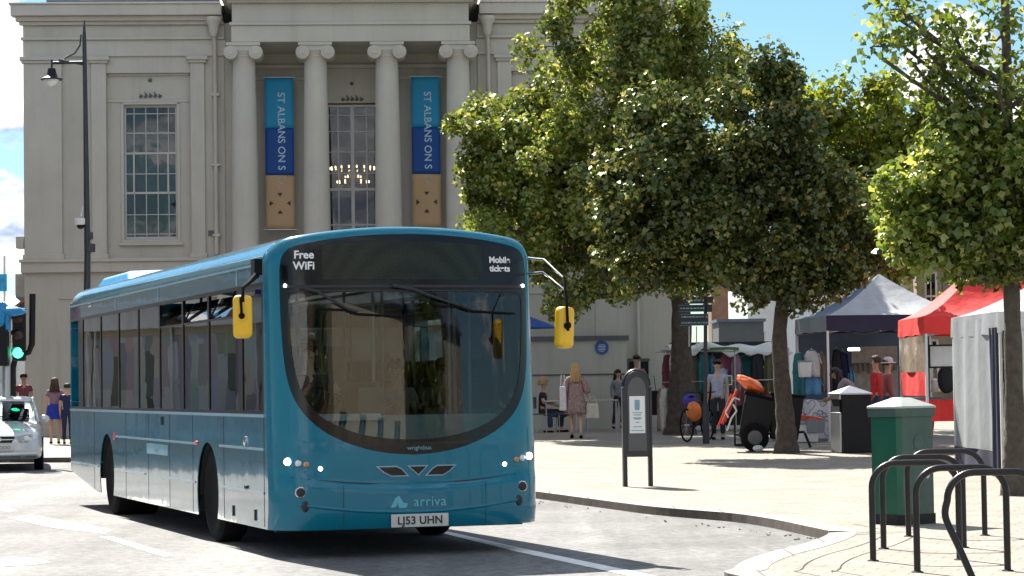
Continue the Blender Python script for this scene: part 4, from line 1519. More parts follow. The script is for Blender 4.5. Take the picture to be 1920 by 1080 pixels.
# ================================================================== TREES
def tree(label, base_px, depth, trunk_r, trunk_top_px, lobes, nclump, nleaf, lsize, lm, seed, scale=None, lean=(), base=None, clump_r=(.28, .5), bark='bark', fork=2, thin=-9999):
    rng = np.random.default_rng(seed)
    rnd = random.Random(seed)
    b0 = P(base_px[0], base_px[1], depth)
    b0.z = gz(depth)+PAVE
    root = thing('tree', label, 'tree', b0)
    k = depth/FPX
    LB = []
    for (px, py, rx, rz, dy) in lobes:
        c = P(px, py, depth)-b0
        LB.append((c.x, dy, c.z, rx*k, rx*k*.9 if rx < rz*1.4 else rz*k, rz*k))
    tp = [P(x, y, depth)-b0 for x, y in trunk_top_px]
    mb = MB()
    pts = [Vector((0, 0, -.05)), Vector((0, 0, .12)), Vector((tp[0].x*.12, 0, .5))]+[Vector((q.x, rnd.uniform(-.05, .05), q.z)) for q in tp]
    n = len(pts)
    rs = [trunk_r*1.75, trunk_r*1.28]+[trunk_r*(1.05-.72*(i/(n-3))) for i in range(n-2)]
    pts2 = catmull(pts, 4)
    rs2 = [rs[min(n-1, int(i/4))]*(1-(i % 4)/4)+rs[min(n-1, int(i/4)+1)]*((i % 4)/4) for i in range(len(pts2))]
    rs2 = [r*(1+.06*math.sin(i*2.1)) for i, r in enumerate(rs2)]
    mb.tube(pts2, rs2, 14)
    # weights by volume
    vol = np.array([l[3]*l[4]*l[5] for l in LB])**.8
    vol = vol/vol.sum()
    idx = rng.choice(len(LB), nclump, p=vol)
    cl = []
    for i in idx:
        l = LB[i]
        v = rng.normal(size=3)
        v /= np.linalg.norm(v)
        r = rng.uniform(.2, 1.0)**.4*(1+min(.42, .34*max(0, rng.normal())))
        cl.append((l[0]+v[0]*r*l[3], l[1]+v[1]*r*l[4], l[2]+v[2]*r*l[5]))
    cl = np.array(cl)
    # limbs: from the trunk to lobe centres, then twigs to nearby clumps
    ends = []
    along = []
    for l in LB:
        zc = l[2]
        tz = [p.z for p in pts2]
        st_z = max(tp[fork].z, min(zc-.45*abs(l[0]-pts2[-1].x)-.4, tz[-1]-.1))
        j = min(range(len(pts2)), key=lambda q: abs(pts2[q].z-st_z))
        a = pts2[j]
        e = Vector((l[0], l[1], l[2]))
        m1 = a.lerp(e, .45)+Vector((rnd.uniform(-.12, .12), rnd.uniform(-.12, .12), -.12))
        lp_ = catmull([a, m1, e, e+Vector((rnd.uniform(-.2, .2), rnd.uniform(-.2, .2), l[5]*.6))], 4)
        r0 = min(rs2[j]*.6, trunk_r*.36)
        mb.tube(lp_, [r0*(1-.8*i/(len(lp_)-1)) for i in range(len(lp_))], 8)
        ends += lp_[5:]
        along += [tuple(q+Vector((rnd.uniform(-.25, .25), rnd.uniform(-.25, .25), rnd.uniform(0, .3)))) for q in lp_[4:] for _ in range(2)]
    for c in cl[::max(1, len(cl)//110)]:
        cv = Vector(c)
        e = min(ends, key=lambda q: (q-cv).length)
        mid = e.lerp(cv, .5)+Vector((rnd.uniform(-.1, .1), rnd.uniform(-.1, .1), rnd.uniform(-.05, .1)))
        mb.tube([e, mid, cv], [.022, .014, .006], 5)
    mb.build('trunk', bark, root)
    # leaves
    if bark == 'bark_pale':
        cl = np.concatenate([cl, np.array(along)])
    N = nleaf
    thin_z = (P(base_px[0], thin, depth)-b0).z
    wt = np.where(cl[:, 2] > thin_z, .13, 1.0)
    ci = rng.choice(len(cl), N, p=wt/wt.sum())
    cr = rng.uniform(clump_r[0], clump_r[1], len(cl))
    fz = rng.uniform(.7, 1.45, len(cl))
    v = rng.normal(size=(N, 3))
    v /= np.linalg.norm(v, axis=1)[:, None]
    rr = rng.uniform(0, 1, N)**.5
    pos = cl[ci]+v*(rr*cr[ci])[:, None]*np.stack([np.ones(N), np.ones(N), fz[ci]], 1)
    nrm = v*.6+np.array([0, 0, .6])+rng.normal(size=(N, 3))*.7
    nrm /= np.linalg.norm(nrm, axis=1)[:, None]
    tv = rng.normal(size=(N, 3))
    tv -= (tv*nrm).sum(1)[:, None]*nrm
    tv /= np.linalg.norm(tv, axis=1)[:, None]
    bv = np.cross(nrm, tv)
    s = lsize*rng.uniform(.6, 1.25, N)[:, None]
    droop = nrm*s*.18
    # a lobed leaf: stalk end, two side points, two shoulders, tip
    p0 = pos-tv*s*.5
    p1 = pos+bv*s*.50-tv*s*.12-droop
    p2 = pos+bv*s*.24+tv*s*.10
    p3 = pos+tv*s*.60-droop
    p4 = pos-bv*s*.24+tv*s*.10
    p5 = pos-bv*s*.50-tv*s*.12-droop
    V = np.stack([p0, p1, p2, p3, p4, p5], 1).reshape(-1, 3)
    me = bpy.data.meshes.new('crown')
    me.vertices.add(N*6)
    me.vertices.foreach_set('co', V.astype(np.float32).ravel())
    base_i = np.arange(N)*6
    quads = np.stack([base_i, base_i+1, base_i+2, base_i+3, base_i, base_i+3, base_i+4, base_i+5], 1)
    me.loops.add(N*8)
    me.loops.foreach_set('vertex_index', quads.astype(np.int32).ravel())
    me.polygons.add(N*2)
    me.polygons.foreach_set('loop_start', np.arange(N*2, dtype=np.int32)*4)
    me.polygons.foreach_set('loop_total', np.full(N*2, 4, dtype=np.int32))
    me.update(calc_edges=True)
    me.validate()
    me.materials.append(M[lm])
    o = bpy.data.objects.new('crown', me)
    C.objects.link(o)
    o.parent = root
    return root

tree('tall broad maple with dense crown covering the right wing of the town hall', (1275, 815), 53.2, .27, [(1276, 700), (1278, 600), (1272, 520), (1262, 380), (1240, 240), (1222, 90)],
     [(925, 290, 75, 75, 0), (960, 225, 65, 60, .8), (955, 430, 85, 90, -.6), (985, 330, 105, 110, .3), (1060, 90, 55, 90, 0), (1095, 180, 100, 110, .8), (1200, 40, 120, 110, -.5), (1180, -70, 110, 80, 0), (1330, 110, 65, 110, 0),
      (1110, 330, 130, 130, -.8), (1060, 480, 80, 80, .5), (1060, 560, 45, 28, 0), (1190, 430, 120, 110, .6), (1290, 250, 100, 150, .2), (1215, 190, 110, 110, -1.2), (1330, 400, 80, 120, 0), (1130, 525, 60, 45, -1), (1235, 530, 40, 28, 0), (900, 245, 40, 25, 0)],
     330, 66000, .128, 'leaf_maple', 11, clump_r=(.30, .58))
tree('dark bushy maple in the middle, its trunk beside the street sweeping cart', (1475, 850), 42.6, .165, [(1469, 740), (1462, 640), (1468, 560), (1470, 480), (1450, 360), (1440, 240)],
     [(1430, 190, 75, 90, 0), (1455, 170, 40, 45, 0), (1380, 260, 80, 70, -.5), (1395, 340, 120, 100, 0), (1240, 230, 60, 45, 0), (1225, 320, 90, 80, -.4), (1180, 380, 55, 80, 0), (1210, 450, 75, 75, .2), (1310, 430, 120, 85, -.6),
      (1450, 420, 130, 130, -.3), (1535, 390, 75, 95, 0), (1490, 265, 45, 80, 0), (1590, 480, 80, 55, 0), (1660, 500, 50, 35, 0), (1420, 525, 110, 45, .4), (1310, 505, 55, 30, 0), (1540, 520, 80, 40, -.4), (1150, 330, 30, 40, 0)],
     330, 60000, .110, 'leaf_dark', 23, clump_r=(.24, .46))
tree('pale green maple rising behind the grey gazebo between two nearer trees', (1672, 800), 56.0, .17, [(1672, 700), (1670, 600), (1672, 500), (1668, 400), (1665, 300)],
     [(1555, 195, 50, 50, 0), (1580, 280, 65, 85, 0), (1650, 250, 75, 75, .5), (1660, 175, 45, 35, 0), (1720, 290, 75, 85, -.4), (1750, 240, 40, 40, 0), (1600, 370, 70, 60, 0), (1690, 400, 90, 70, 0), (1660, 465, 80, 50, 0), (1620, 180, 35, 25, 0)],
     200, 19000, .155, 'leaf_light', 31, clump_r=(.30, .55))
tree('slender maple with airy upper boughs at the right edge, beside the pale marquee', (1903, 929), 28.9, .125, [(1902, 800), (1899, 640), (1896, 520), (1893, 400), (1890, 250), (1886, 60), (1880, -90)],
     [(1900, 330, 110, 80, 0), (1800, 300, 75, 60, 0), (1750, 350, 65, 60, -.3), (1690, 400, 45, 45, 0), (1740, 420, 60, 35, .3), (1850, 420, 85, 55, 0), (1700, 455, 40, 28, 0), (1760, 480, 45, 25, 0), (1900, 200, 40, 50, .3), (1830, 210, 50, 22, 0),
      (1740, 100, 75, 16, 0), (1640, 98, 38, 20, 0), (1690, 75, 50, 16, .2), (1700, 30, 45, 18, 0), (1850, 350, 100, 70, .5), (1820, 250, 60, 40, 0), (1860, 470, 70, 30, -.3), (1790, 50, 60, 16, .2), (1870, 60, 40, 30, -.2), (1880, -30, 90, 40, 0), (1780, 150, 70, 18, .4), (1860, 180, 50, 22, -.4), (1720, 130, 35, 12, 0), (1680, 20, 40, 14, .3), (1760, 200, 50, 18, 0), (1830, 110, 50, 18, .5), (1930, 470, 50, 45, 0), (2000, 260, 80, 120, 0), (2060, 420, 120, 80, 0), (1880, 500, 50, 22, 0), (1960, 100, 60, 80, 0), (1800, 160, 25, 12, 0), (1800, 250, 40, 22, 0)],
     380, 26000, .102, 'leaf_right', 47, clump_r=(.14, .34), bark='bark_pale', thin=225)

# ================================================================== BICYCLE STANDS
def bike_stand(wd, bend, label):
    e = thing('bicycle_stand', label, 'bicycle stand', group='black hoop bicycle stands')
    r, h = .19, .76
    pts = [(-wd/2, 0, 0), (-wd/2, 0, .25), (-wd/2, 0, h-r)]
    if bend:
        pts = [(-wd/2+.16, -.10, 0), (-wd/2+.06, -.04, .26), (-wd/2-.015, 0, .45), (-wd/2, 0, h-r)]
    pts += [(-wd/2+r-r*math.cos(a), 0, h-r+r*math.sin(a)) for a in [PI/2*k/8 for k in range(1, 9)]]
    pts += [(wd/2-r+r*math.sin(a), 0, h-r+r*math.cos(a)) for a in [PI/2*k/8 for k in range(0, 9)]]
    pts += [(wd/2, 0, .25), (wd/2, 0, 0)]
    if bend:
        a = catmull(pts[:4], 5)
        pts = [tuple(p) for p in a]+pts[4:]
    q = MB()
    q.tube(pts, .025, 14)
    q.build('hoop', 'rack_paint', e)
    q = MB()
    for x in ((-wd/2+(.16 if bend else 0)), wd/2):
        q.lathe([(.045, 0), (.045, .006), (.03, .010)], (x, -.10 if (bend and x < 0) else 0, 0), 14)
    q.build('foot_plate', 'grime', e)
    return e
for (px, py, wpx, bend, rz, lab) in ((1704, 1006, 142, 0, -1, 'black hoop bicycle stand farthest back, in front of the marquee panel'),
                                   (1657, 1029, 150, 0, 0, 'black hoop bicycle stand directly in front of the green cabinet, second from the back'),
                                   (1637.5, 1052, 161, 0, -1.5, 'black hoop bicycle stand farthest left of the group, middle of the rows'),
                                   (1720, 1073, 169, 0, .5, 'upright black hoop bicycle stand just behind the bent one'),
                                   (1828, 1094, 180, 1, 0, 'black hoop bicycle stand with a bent leaning leg, nearest the viewer')):
    a = G(px, py)
    w = wpx*a.y/FPX
    e = bike_stand(w, bend, lab)
    if bend:
        e.location = (a.x+w/2-.16, a.y+.1, a.z)
    else:
        e.location = (a.x+w/2, a.y, a.z)
    e.rotation_euler.z = R(rz)

# ================================================================== NOTICE STAND
a = G(1196, 912)
ns = thing('notice_stand', 'dark arched notice stand with a pale poster on two legs near the kerb', 'notice board', a, R(4))
W2, HT = .172, 1.56
out = [(-W2, .40), (-W2, HT-.20)]+[(-W2*math.cos(t), HT-.20+.20*math.sin(t)) for t in [PI*k/14 for k in range(1, 14)]]+[(W2, HT-.20), (W2, .40)]
q = MB()
q.prism(out, lambda u, v, w: (u, w, v), -.05, .05)
q.build('board', 'post_paint', ns, bev=.008)
q = MB()
n_ = len(out)
ins = [(x*.72, .40+.08+(z-.40)*.86) for x, z in out]
q.prism(ins, lambda u, v, w: (u, w, v), -.058, -.050)
q.build('front_panel', 'plastic_grey', ns)
for sx in (-1, 1):
    q = MB()
    q.bb((sx*W2-.028*(1 if sx > 0 else 0)-(.0 if sx > 0 else 0), -.05, 0), (sx*W2+.03*(1 if sx < 0 else 0), .05, .42))
    q.bb((sx*(W2+.014)-.015, -.062, 0), (sx*(W2+.014)+.015, .062, HT-.22))
    q.build('leg', 'post_paint', ns, bev=.004)
q = MB()
q.tube([(-(W2+.01)*math.cos(t), 0, HT-.20+.21*math.sin(t)) for t in [PI*k/16 for k in range(17)]], .022, 8)
q.build('top_rail', 'post_paint', ns)
q = MB()
q.bb((-.105, -.064, .72), (.105, -.058, 1.22))
po = q.build('poster', 'decal_white', ns)
q = MB()
q.bb((-.035, -.0665, 1.05), (.035, -.0645, 1.17))
q.bb((-.03, -.0665, 1.03), (.03, -.0645, 1.05))
for z, w in ((.99, .13), (.96, .10), (.92, .11), (.905, .09), (.86, .05), (.80, .12), (.75, .17)):
    q.bb((-w/2, -.0665, z), (w/2, -.0645, z+.012))
q.build('print', 'decal_grey', po)

# ================================================================== GREEN CABINET BIN
a = G(1700, 985)
gb = thing('recycling_bin', 'large green metal recycling bin with pale pitched cap behind the bicycle stands', 'bin', a+Vector((.02, .30, 0)), R(0))
def octo(w, d, c):
    return [(-w, -d+c), (-w+c, -d), (w-c, -d), (w, -d+c), (w, d-c), (w-c, d), (-w+c, d), (-w, d-c)]
def extr(poly, z0, z1, name, m, par, bev=.006, s1=1.0):
    q = MB()
    n = len(poly)
    q.add([(x, y, z0) for x, y in poly]+[(x*s1, y*s1, z1) for x, y in poly], [tuple(range(n-1, -1, -1)), tuple(range(n, 2*n))]+[(i, (i+1) % n, (i+1) % n+n, i+n) for i in range(n)])
    return q.build(name, m, par, smooth=False, bev=bev)
rot_ = lambda pts, r: [(x*math.cos(r)-y*math.sin(r), x*math.sin(r)+y*math.cos(r)) for x, y in pts]
sq = rot_([(-.245, -.235), (.245, -.235), (.245, .235), (-.245, .235)], R(-40))
bd = MB()
body = rot_([(-.25, -.17), (-.21, -.21), (.21, -.21), (.25, -.17), (.25, .17), (.21, .21), (-.21, .21), (-.25, .17)], R(36))
n = len(body)
bd.add([(x, y, .10) for x, y in body]+[(x, y, 1.05) for x, y in body], [tuple(range(n-1, -1, -1)), tuple(range(n, 2*n))])
bd.k = 0
for i in range(n):
    j = (i+1) % n
    nx = (body[i][0]+body[j][0])/2
    bd.add([(*body[i], .10), (*body[j], .10), (*body[j], 1.05), (*body[i], 1.05)], [(0, 1, 2, 3)], mi=1 if nx > .02 else 0)  # right-hand faces take the darker grey-green: their shade is put into the colour
bd.build('body', ['green_metal', 'grey_green_shade'], gb, smooth=False)
extr([(x*1.05, y*1.05) for x, y in body], 0, .10, 'plinth', 'grime', gb)
extr([(x*1.10, y*1.10) for x, y in body], 1.05, 1.13, 'rim', 'grey_green_shade', gb)
cap = [(x*1.13, y*1.13) for x, y in body]
cp = MB()
cp.add([(x, y, 1.13) for x, y in cap]+[(x, y, 1.15) for x, y in cap]+[(x*.25, y*.25, 1.235) for x, y in cap],
       [tuple(range(n-1, -1, -1)), tuple(range(2*n, 3*n))]+[(i, (i+1) % n, (i+1) % n+n, i+n) for i in range(n)]+[(n+i, n+(i+1) % n, (i+1) % n+2*n, i+2*n) for i in range(n)])
cp.build('lid', 'bin_cap', gb, smooth=False, bev=.006)
q = MB()
er = lambda u, o, z: Vector((*rot_([(.25+o, u)], R(36))[0], z))
# round crest and keyhole pressed on the right-hand door
def disc(u, z, r, m, par, name):
    q = MB()
    q.lathe([(r, -.002), (r, .006), (r*.85, .008), (r*.8, .004)], n=24, axis='x')
    return q.build(name, m, par, loc=er(u, 0, z), rot=(0, 0, R(36)))
fr_ = lambda u, o, z: Vector((*rot_([(u, -.21-o)], R(36))[0], z))
q = MB()
q.lathe([(.085, .001), (.085, -.006), (.07, -.008), (.068, -.004)], n=24, axis='y')
q.build('crest', 'grey_green_shade', gb, loc=fr_(.03, 0, .80), rot=(0, 0, R(36)))
q = MB()
q.lathe([(.028, .001), (.028, -.010), (.01, -.012)], n=14, axis='y')
q.build('lock', 'steel', gb, loc=fr_(.12, 0, .47), rot=(0, 0, R(36)))

# ================================================================== BLACK LITTER BIN
a = G(1600, 850)
lbn = thing('litter_bin', 'square black litter bin with grey side and pointed top, left of the green bin', 'litter bin', a+Vector((0, .28, 0)), R(14))
q = MB()
q.bb((-.25, -.27, .0), (.29, .27, 1.03))
q.build('body', 'black_paint', lbn, bev=.01)
q = MB()
q.bb((-.29, -.22, .02), (-.25, .22, .72))
q.bb((-.29, -.22, .95), (-.25, .22, 1.03))
q.build('side_panel', 'steel', lbn, bev=.006)
q = MB()
q.bb((-.275, -.18, .72), (-.26, .18, .95))
q.build('opening', 'dark_void', lbn)
q = MB()
q.add([(-.31, -.29, 1.03), (.31, -.29, 1.03), (.31, .29, 1.03), (-.31, .29, 1.03), (-.31, -.29, 1.055), (.31, -.29, 1.055), (.31, .29, 1.055), (-.31, .29, 1.055), (0, 0, 1.19)],
      [(3, 2, 1, 0), (0, 1, 5, 4), (1, 2, 6, 5), (2, 3, 7, 6), (3, 0, 4, 7), (4, 5, 8), (5, 6, 8), (6, 7, 8), (7, 4, 8)])
q.build('lid', 'steel', lbn, smooth=False, bev=.006)

# ================================================================== MARKET GAZEBOS
def gazebo(label, corner_px, depth, rz, w, d, eave, peak, mats, val, group='market gazebos', ridge=1.35, walls=()):
    """corner_px: the front left corner pole; local x to the right, y away"""
    c = P(corner_px, 700, depth)
    e = thing('gazebo', label, 'gazebo', (c.x, depth, gz(depth)+PAVE), R(rz), group)
    mf, ml, mr, mb_ = mats
    q = MB()
    N = 14
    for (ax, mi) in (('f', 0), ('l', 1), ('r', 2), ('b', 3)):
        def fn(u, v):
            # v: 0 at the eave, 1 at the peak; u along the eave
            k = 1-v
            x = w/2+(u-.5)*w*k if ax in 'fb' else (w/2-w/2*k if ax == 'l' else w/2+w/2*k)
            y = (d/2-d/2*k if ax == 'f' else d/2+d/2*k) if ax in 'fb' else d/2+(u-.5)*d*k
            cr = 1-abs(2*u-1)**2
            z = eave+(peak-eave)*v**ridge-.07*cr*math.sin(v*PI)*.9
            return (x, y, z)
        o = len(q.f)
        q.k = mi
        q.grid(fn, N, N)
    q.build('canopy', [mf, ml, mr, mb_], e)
    q = MB()
    vm = [val[0], val[1]]
    q.k = 0
    wave = lambda t: .015*math.sin(t*17)
    q.grid(lambda u, v: (w*u, wave(u)*v, eave-.30*v-.02*math.sin(u*PI*3)**2*v), 24, 4)
    q.grid(lambda u, v: (w*u, d+wave(u)*v, eave-.30*v), 24, 2)
    q.k = 1
    q.grid(lambda u, v: (wave(u)*v, d*u, eave-.30*v-.02*math.sin(u*PI*3)**2*v), 24, 4)
    q.grid(lambda u, v: (w+wave(u)*v, d*u, eave-.30*v), 24, 2)
    q.build('valance', vm, e)
    for x, y in ((.03, .03), (w-.03, .03), (.03, d-.03), (w-.03, d-.03)):
        q = MB()
        q.bb((x-.022, y-.022, 0), (x+.022, y+.022, eave-.02))
        q.bb((x-.06, y-.06, 0), (x+.06, y+.06, .012))
        q.build('leg', 'white_paint', e, bev=.004)
    q = MB()
    for y in (.03, d-.03):
        q.tube([(.03, y, eave-.34), (w/2, y, eave-.12), (w-.03, y, eave-.34)], .014, 6)
        q.tube([(.03, y, eave-.10), (w/2, y, eave-.32), (w-.03, y, eave-.10)], .014, 6)
    for x in (.03, w-.03):
        q.tube([(x, .03, eave-.34), (x, d/2, eave-.12), (x, d-.03, eave-.34)], .014, 6)
    q.tube([(w/2, d/2, eave-.3), (w/2, d/2, peak-.02)], .02, 6)
    q.build('frame', 'steel', e)
    for (kind, a0, a1, z0, z1, m) in walls:
        q = MB()
        wv = lambda u, v: .035*math.sin(u*7+1)*(1-v)+.015*math.sin(u*19)
        if kind == 'l':
            q.grid(lambda u, v: (wv(u, v)-.0, a0+(a1-a0)*u, z0+(z1-z0)*v), 30, 14)
        elif kind == 'f':
            q.grid(lambda u, v: (a0+(a1-a0)*u, wv(u, v)-.03, z0+(z1-z0)*v), 30, 14)
        elif kind == 'b':
            q.grid(lambda u, v: (a0+(a1-a0)*u, d+wv(u, v), z0+(z1-z0)*v), 30, 14)
        elif kind == 'r':
            q.grid(lambda u, v: (w+wv(u, v), a0+(a1-a0)*u, z0+(z1-z0)*v), 30, 14)
        q.build('side_wall', m, e)
    return e
gzb1 = gazebo('grey peaked gazebo with navy valance and left slope coloured slate blue for shade', 1551, 47.5, 5, 2.9, 3.0, 2.50, 3.38, ('canvas_grey', 'canvas_slate_shade', 'canvas_grey', 'canvas_slate_shade'), ('canvas_navy', 'canvas_panel'),
               walls=[('b', 0, 2.9, 0, 2.3, 'canvas_slate_shade')])
gzb2 = gazebo('bright red peaked gazebo between the grey gazebo and the pale marquee', 1735, 41.5, 0, 2.9, 2.8, 2.38, 3.62, ('canvas_red', 'canvas_red', 'canvas_red', 'canvas_red'), ('canvas_red', 'canvas_red'),
               walls=[('l', 0.05, 2.75, 1.42, 2.05, 'canvas_pvc'), ('l', 0.05, 2.75, 1.0, 1.42, 'canvas_red')])
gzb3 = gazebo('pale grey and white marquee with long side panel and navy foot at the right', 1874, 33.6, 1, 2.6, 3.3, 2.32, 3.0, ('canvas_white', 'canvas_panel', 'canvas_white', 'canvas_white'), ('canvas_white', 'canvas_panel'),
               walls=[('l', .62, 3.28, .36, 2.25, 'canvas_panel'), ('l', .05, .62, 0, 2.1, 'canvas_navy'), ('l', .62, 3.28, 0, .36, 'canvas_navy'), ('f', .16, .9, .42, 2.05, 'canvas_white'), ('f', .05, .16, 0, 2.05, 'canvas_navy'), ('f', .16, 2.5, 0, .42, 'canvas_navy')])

def hang(mb, x, y, z, w, h, ph=0):
    mb.grid(lambda u, v: (x+(u-.5)*w*(1-.25*v), y+.03*math.sin(u*9+ph)+.02*math.sin(v*5), z-h*(1-v)), 12, 5)
# ---- goods in the grey gazebo
def wp(px, py, d):
    return P(px, py, d)
# back boards, price boards, cloth-covered table
e = thing('market_table', 'market table under a pale printed cloth beneath the grey gazebo', 'market table', wp(1530, 700, 47.8)*1.0)
e.location.z = gz(47.8)+PAVE
q = MB()
q.bb((-.85, 0, .78), (.55, .7, .82))
for x in (-.8, .5):
    for y in (.05, .65):
        q.bb((x-.02, y-.02, 0), (x+.02, y+.02, .78))
q.build('tabletop', 'curtain', e)
m_, n_, l_, b_ = node_mat('printed_cloth')
t_ = n_.new('ShaderNodeTexCoord'); v_ = n_.new('ShaderNodeTexVoronoi'); v_.inputs['Scale'].default_value = 7
l_.new(t_.outputs['Object'], v_.inputs['Vector'])
r_ = n_.new('ShaderNodeValToRGB'); r_.color_ramp.interpolation = 'CONSTANT'
r_.color_ramp.elements[0].color = (.5, .52, .56, 1); r_.color_ramp.elements[1].color = (.16, .17, .22, 1); r_.color_ramp.elements[1].position = .45
k_ = r_.color_ramp.elements.new(.55); k_.color = (.6, .6, .62, 1)
l_.new(v_.outputs['Distance'], r_.inputs[0]); l_.new(r_.outputs[0], b_.inputs['Base Color']); b_.inputs['Roughness'].default_value = .9
q = MB()
q.grid(lambda u, v: (-.9+1.5*u, -.03+.04*math.sin(u*21), .06+.78*v-.05*math.sin(u*PI*2)**2*v), 50, 6)
q.build('cloth', 'printed_cloth', e)
i_ = 0
items = [
 ('storage_tub', 'translucent white plastic tub standing on the printed cloth table', 'tub', 1509, 693, 47.6, (.22, .24, .30), 'canvas_white'),
 ('cardboard_box', 'white box on the paving beneath the printed cloth table', 'box', 1512, 812, 47.2, (.42, .3, .34), 'canvas_white'),
 ('storage_tub', 'pale blue lidded tub under the table edge beside the white box', 'tub', 1528, 797, 47.15, (.34, .3, .30), 'canvas_panel'),
]
for nm, lab, cat, px, py, d, dim, m in items:
    p = wp(px, py, d)
    e = thing(nm, lab, cat, p)
    q = MB()
    q.box((0, 0, 0), dim, top=1.12)
    q.build('body', m, e, bev=.012)
    q = MB()
    q.box((0, 0, dim[2]/2+.015), (dim[0]*1.16, dim[1]*1.16, .03))
    q.build('lid', 'canvas_panel', e, bev=.006)

# ---- people -------------------------------------------------------------------------------------
def skin_mesh(name, J, E, m, par, sub=2, root=None):
    """J: name -> (pos, radius or (rx, ry)); E: edges as name pairs"""
    names = list(J)
    me = bpy.data.meshes.new(name)
    me.from_pydata([tuple(J[k][0]) for k in names], [(names.index(a), names.index(b)) for a, b in E], [])
    o = bpy.data.objects.new(name, me)
    C.objects.link(o)
    o.parent = par
    sk = o.modifiers.new('skin', 'SKIN')
    sk.use_smooth_shade = True
    sk.branch_smoothing = .3
    for i, k in enumerate(names):
        r = J[k][1]
        me.skin_vertices[0].data[i].radius = (r, r) if isinstance(r, (int, float)) else r
        me.skin_vertices[0].data[i].use_root = (k == (root or names[0]))
    sb = o.modifiers.new('subdivision', 'SUBSURF')
    sb.levels = sb.render_levels = sub
    me.materials.append(M[m])
    return o
def person(label, loc, rz, h=1.7, top='white', bottom='blue', skin='skin', hair='hair_brown', hairlen=.1, pose=None, skirt=None, shorts=False, sleeve='short', robe=None, build=1.0, group=None, hat=None, bottomkind='trousers', curly=False):
    s = h/1.7
    e = thing('person', label, 'person', loc, rz, group)
    V = lambda x, y, z: Vector((x, y, z))*s
    J = dict(pel=V(0, 0, .95), sp=V(0, 0, 1.12), ch=V(0, 0, 1.28), nb=V(0, -.005, 1.43), nk=V(0, .01, 1.50), h1=V(0, .02, 1.575), h2=V(0, .015, 1.65))
    for sd_, x in (('l', -1), ('r', 1)):
        J['s'+sd_] = V(.165*x, 0, 1.39)
        J['e'+sd_] = V(.21*x, -.02, 1.12)
        J['w'+sd_] = V(.22*x, .06, .89)
        J['t'+sd_] = V(.09*x, 0, .90)
        J['k'+sd_] = V(.095*x, .02, .50)
        J['a'+sd_] = V(.095*x, -.02, .09)
        J['f'+sd_] = V(.105*x, .13, .03)
    if pose:
        for k, v in pose.items():
            J[k] = V(*v)
    bd = build
    rad = dict(pel=(.145*bd, .11*bd), sp=(.125*bd, .095*bd), ch=(.145*bd, .105*bd), nb=(.085, .075), nk=.052, h1=(.068, .078), h2=(.075, .088))
    for sd_ in 'lr':
        rad.update({'s'+sd_: .058, 'e'+sd_: .042, 'w'+sd_: .028, 't'+sd_: .088, 'k'+sd_: .058, 'a'+sd_: .038, 'f'+sd_: .032})
    JJ = {k: (J[k], (rad[k] if isinstance(rad[k], float) else tuple(q for q in rad[k]))) for k in J}
    JJ = {k: (p, (r*s if isinstance(r, float) else (r[0]*s, r[1]*s))) for k, (p, r) in JJ.items()}
    E = [('pel', 'sp'), ('sp', 'ch'), ('ch', 'nb'), ('nb', 'nk'), ('nk', 'h1'), ('h1', 'h2')]
    for d in 'lr':
        E += [('ch', 's'+d), ('s'+d, 'e'+d), ('e'+d, 'w'+d), ('pel', 't'+d), ('t'+d, 'k'+d), ('k'+d, 'a'+d), ('a'+d, 'f'+d)]
        # hand: palm and five fingers
        ax = (J['w'+d]-J['e'+d]).normalized()
        sx = -1 if d == 'l' else 1
        fw = Vector((0, 1, 0))-ax*ax.y
        fw = fw.normalized() if fw.length > .1 else Vector((0, 0, 1))
        side = ax.cross(fw).normalized()
        pm = J['w'+d]+ax*.055*s
        JJ['p'+d] = (pm, .030*s)
        E.append(('w'+d, 'p'+d))
        for fi in range(4):
            off = fw*((fi-1.5)*.020*s)
            L_ = (.036, .042, .040, .030)[fi]*s
            a1 = pm+off+ax*.030*s
            a2 = a1+ax*L_+side*(-sx)*.006
            a3 = a2+ax*L_*.7-side*sx*.016*s
            for q, (nm, pp) in enumerate((('A', a1), ('B', a2), ('C', a3))):
                JJ['g%s%d%s' % (d, fi, nm)] = (pp, (.0095-.001*q)*s)
            E += [('p'+d, 'g%s%dA' % (d, fi)), ('g%s%dA' % (d, fi), 'g%s%dB' % (d, fi)), ('g%s%dB' % (d, fi), 'g%s%dC' % (d, fi))]
        th = pm+fw*.034*s-ax*.008*s
        JJ['u'+d+'A'] = (th, .011*s)
        JJ['u'+d+'B'] = (th+fw*.014*s+ax*.034*s, .009*s)
        E += [('p'+d, 'u'+d+'A'), ('u'+d+'A', 'u'+d+'B')]
    skin_mesh('body', JJ, E, skin, e, 1)
    hd = (J['h1']+J['h2'])/2+Vector((0, .0, .005))
    up = (J['h2']-J['nk']).normalized()
    # face: nose, lips, ears, eyes
    q = MB()
    q.ball(hd+Vector((0, .085, -.01))*s, (.013*s, .018*s, .022*s), 8, 6)
    for x in (-1, 1):
        q.ball(hd+Vector((.078*x, 0, 0))*s, (.012*s, .02*s, .03*s), 8, 6)
    q.build('nose_and_ears', skin, e)
    for x in (-1, 1):
        q = MB()
        q.ball(hd+Vector((.03*x, .073, .012))*s, (.011*s, .007*s, .006*s), 8, 5)
        q.build('eye', 'hair_black', e)
    q = MB()
    q.ball(hd+Vector((0, .078, -.048))*s, (.022*s, .007*s, .006*s), 8, 5)
    q.build('mouth', 'cloth_rose', e)
    # hair
    q = MB()
    cx = hd+Vector((0, -.018, .030))*s
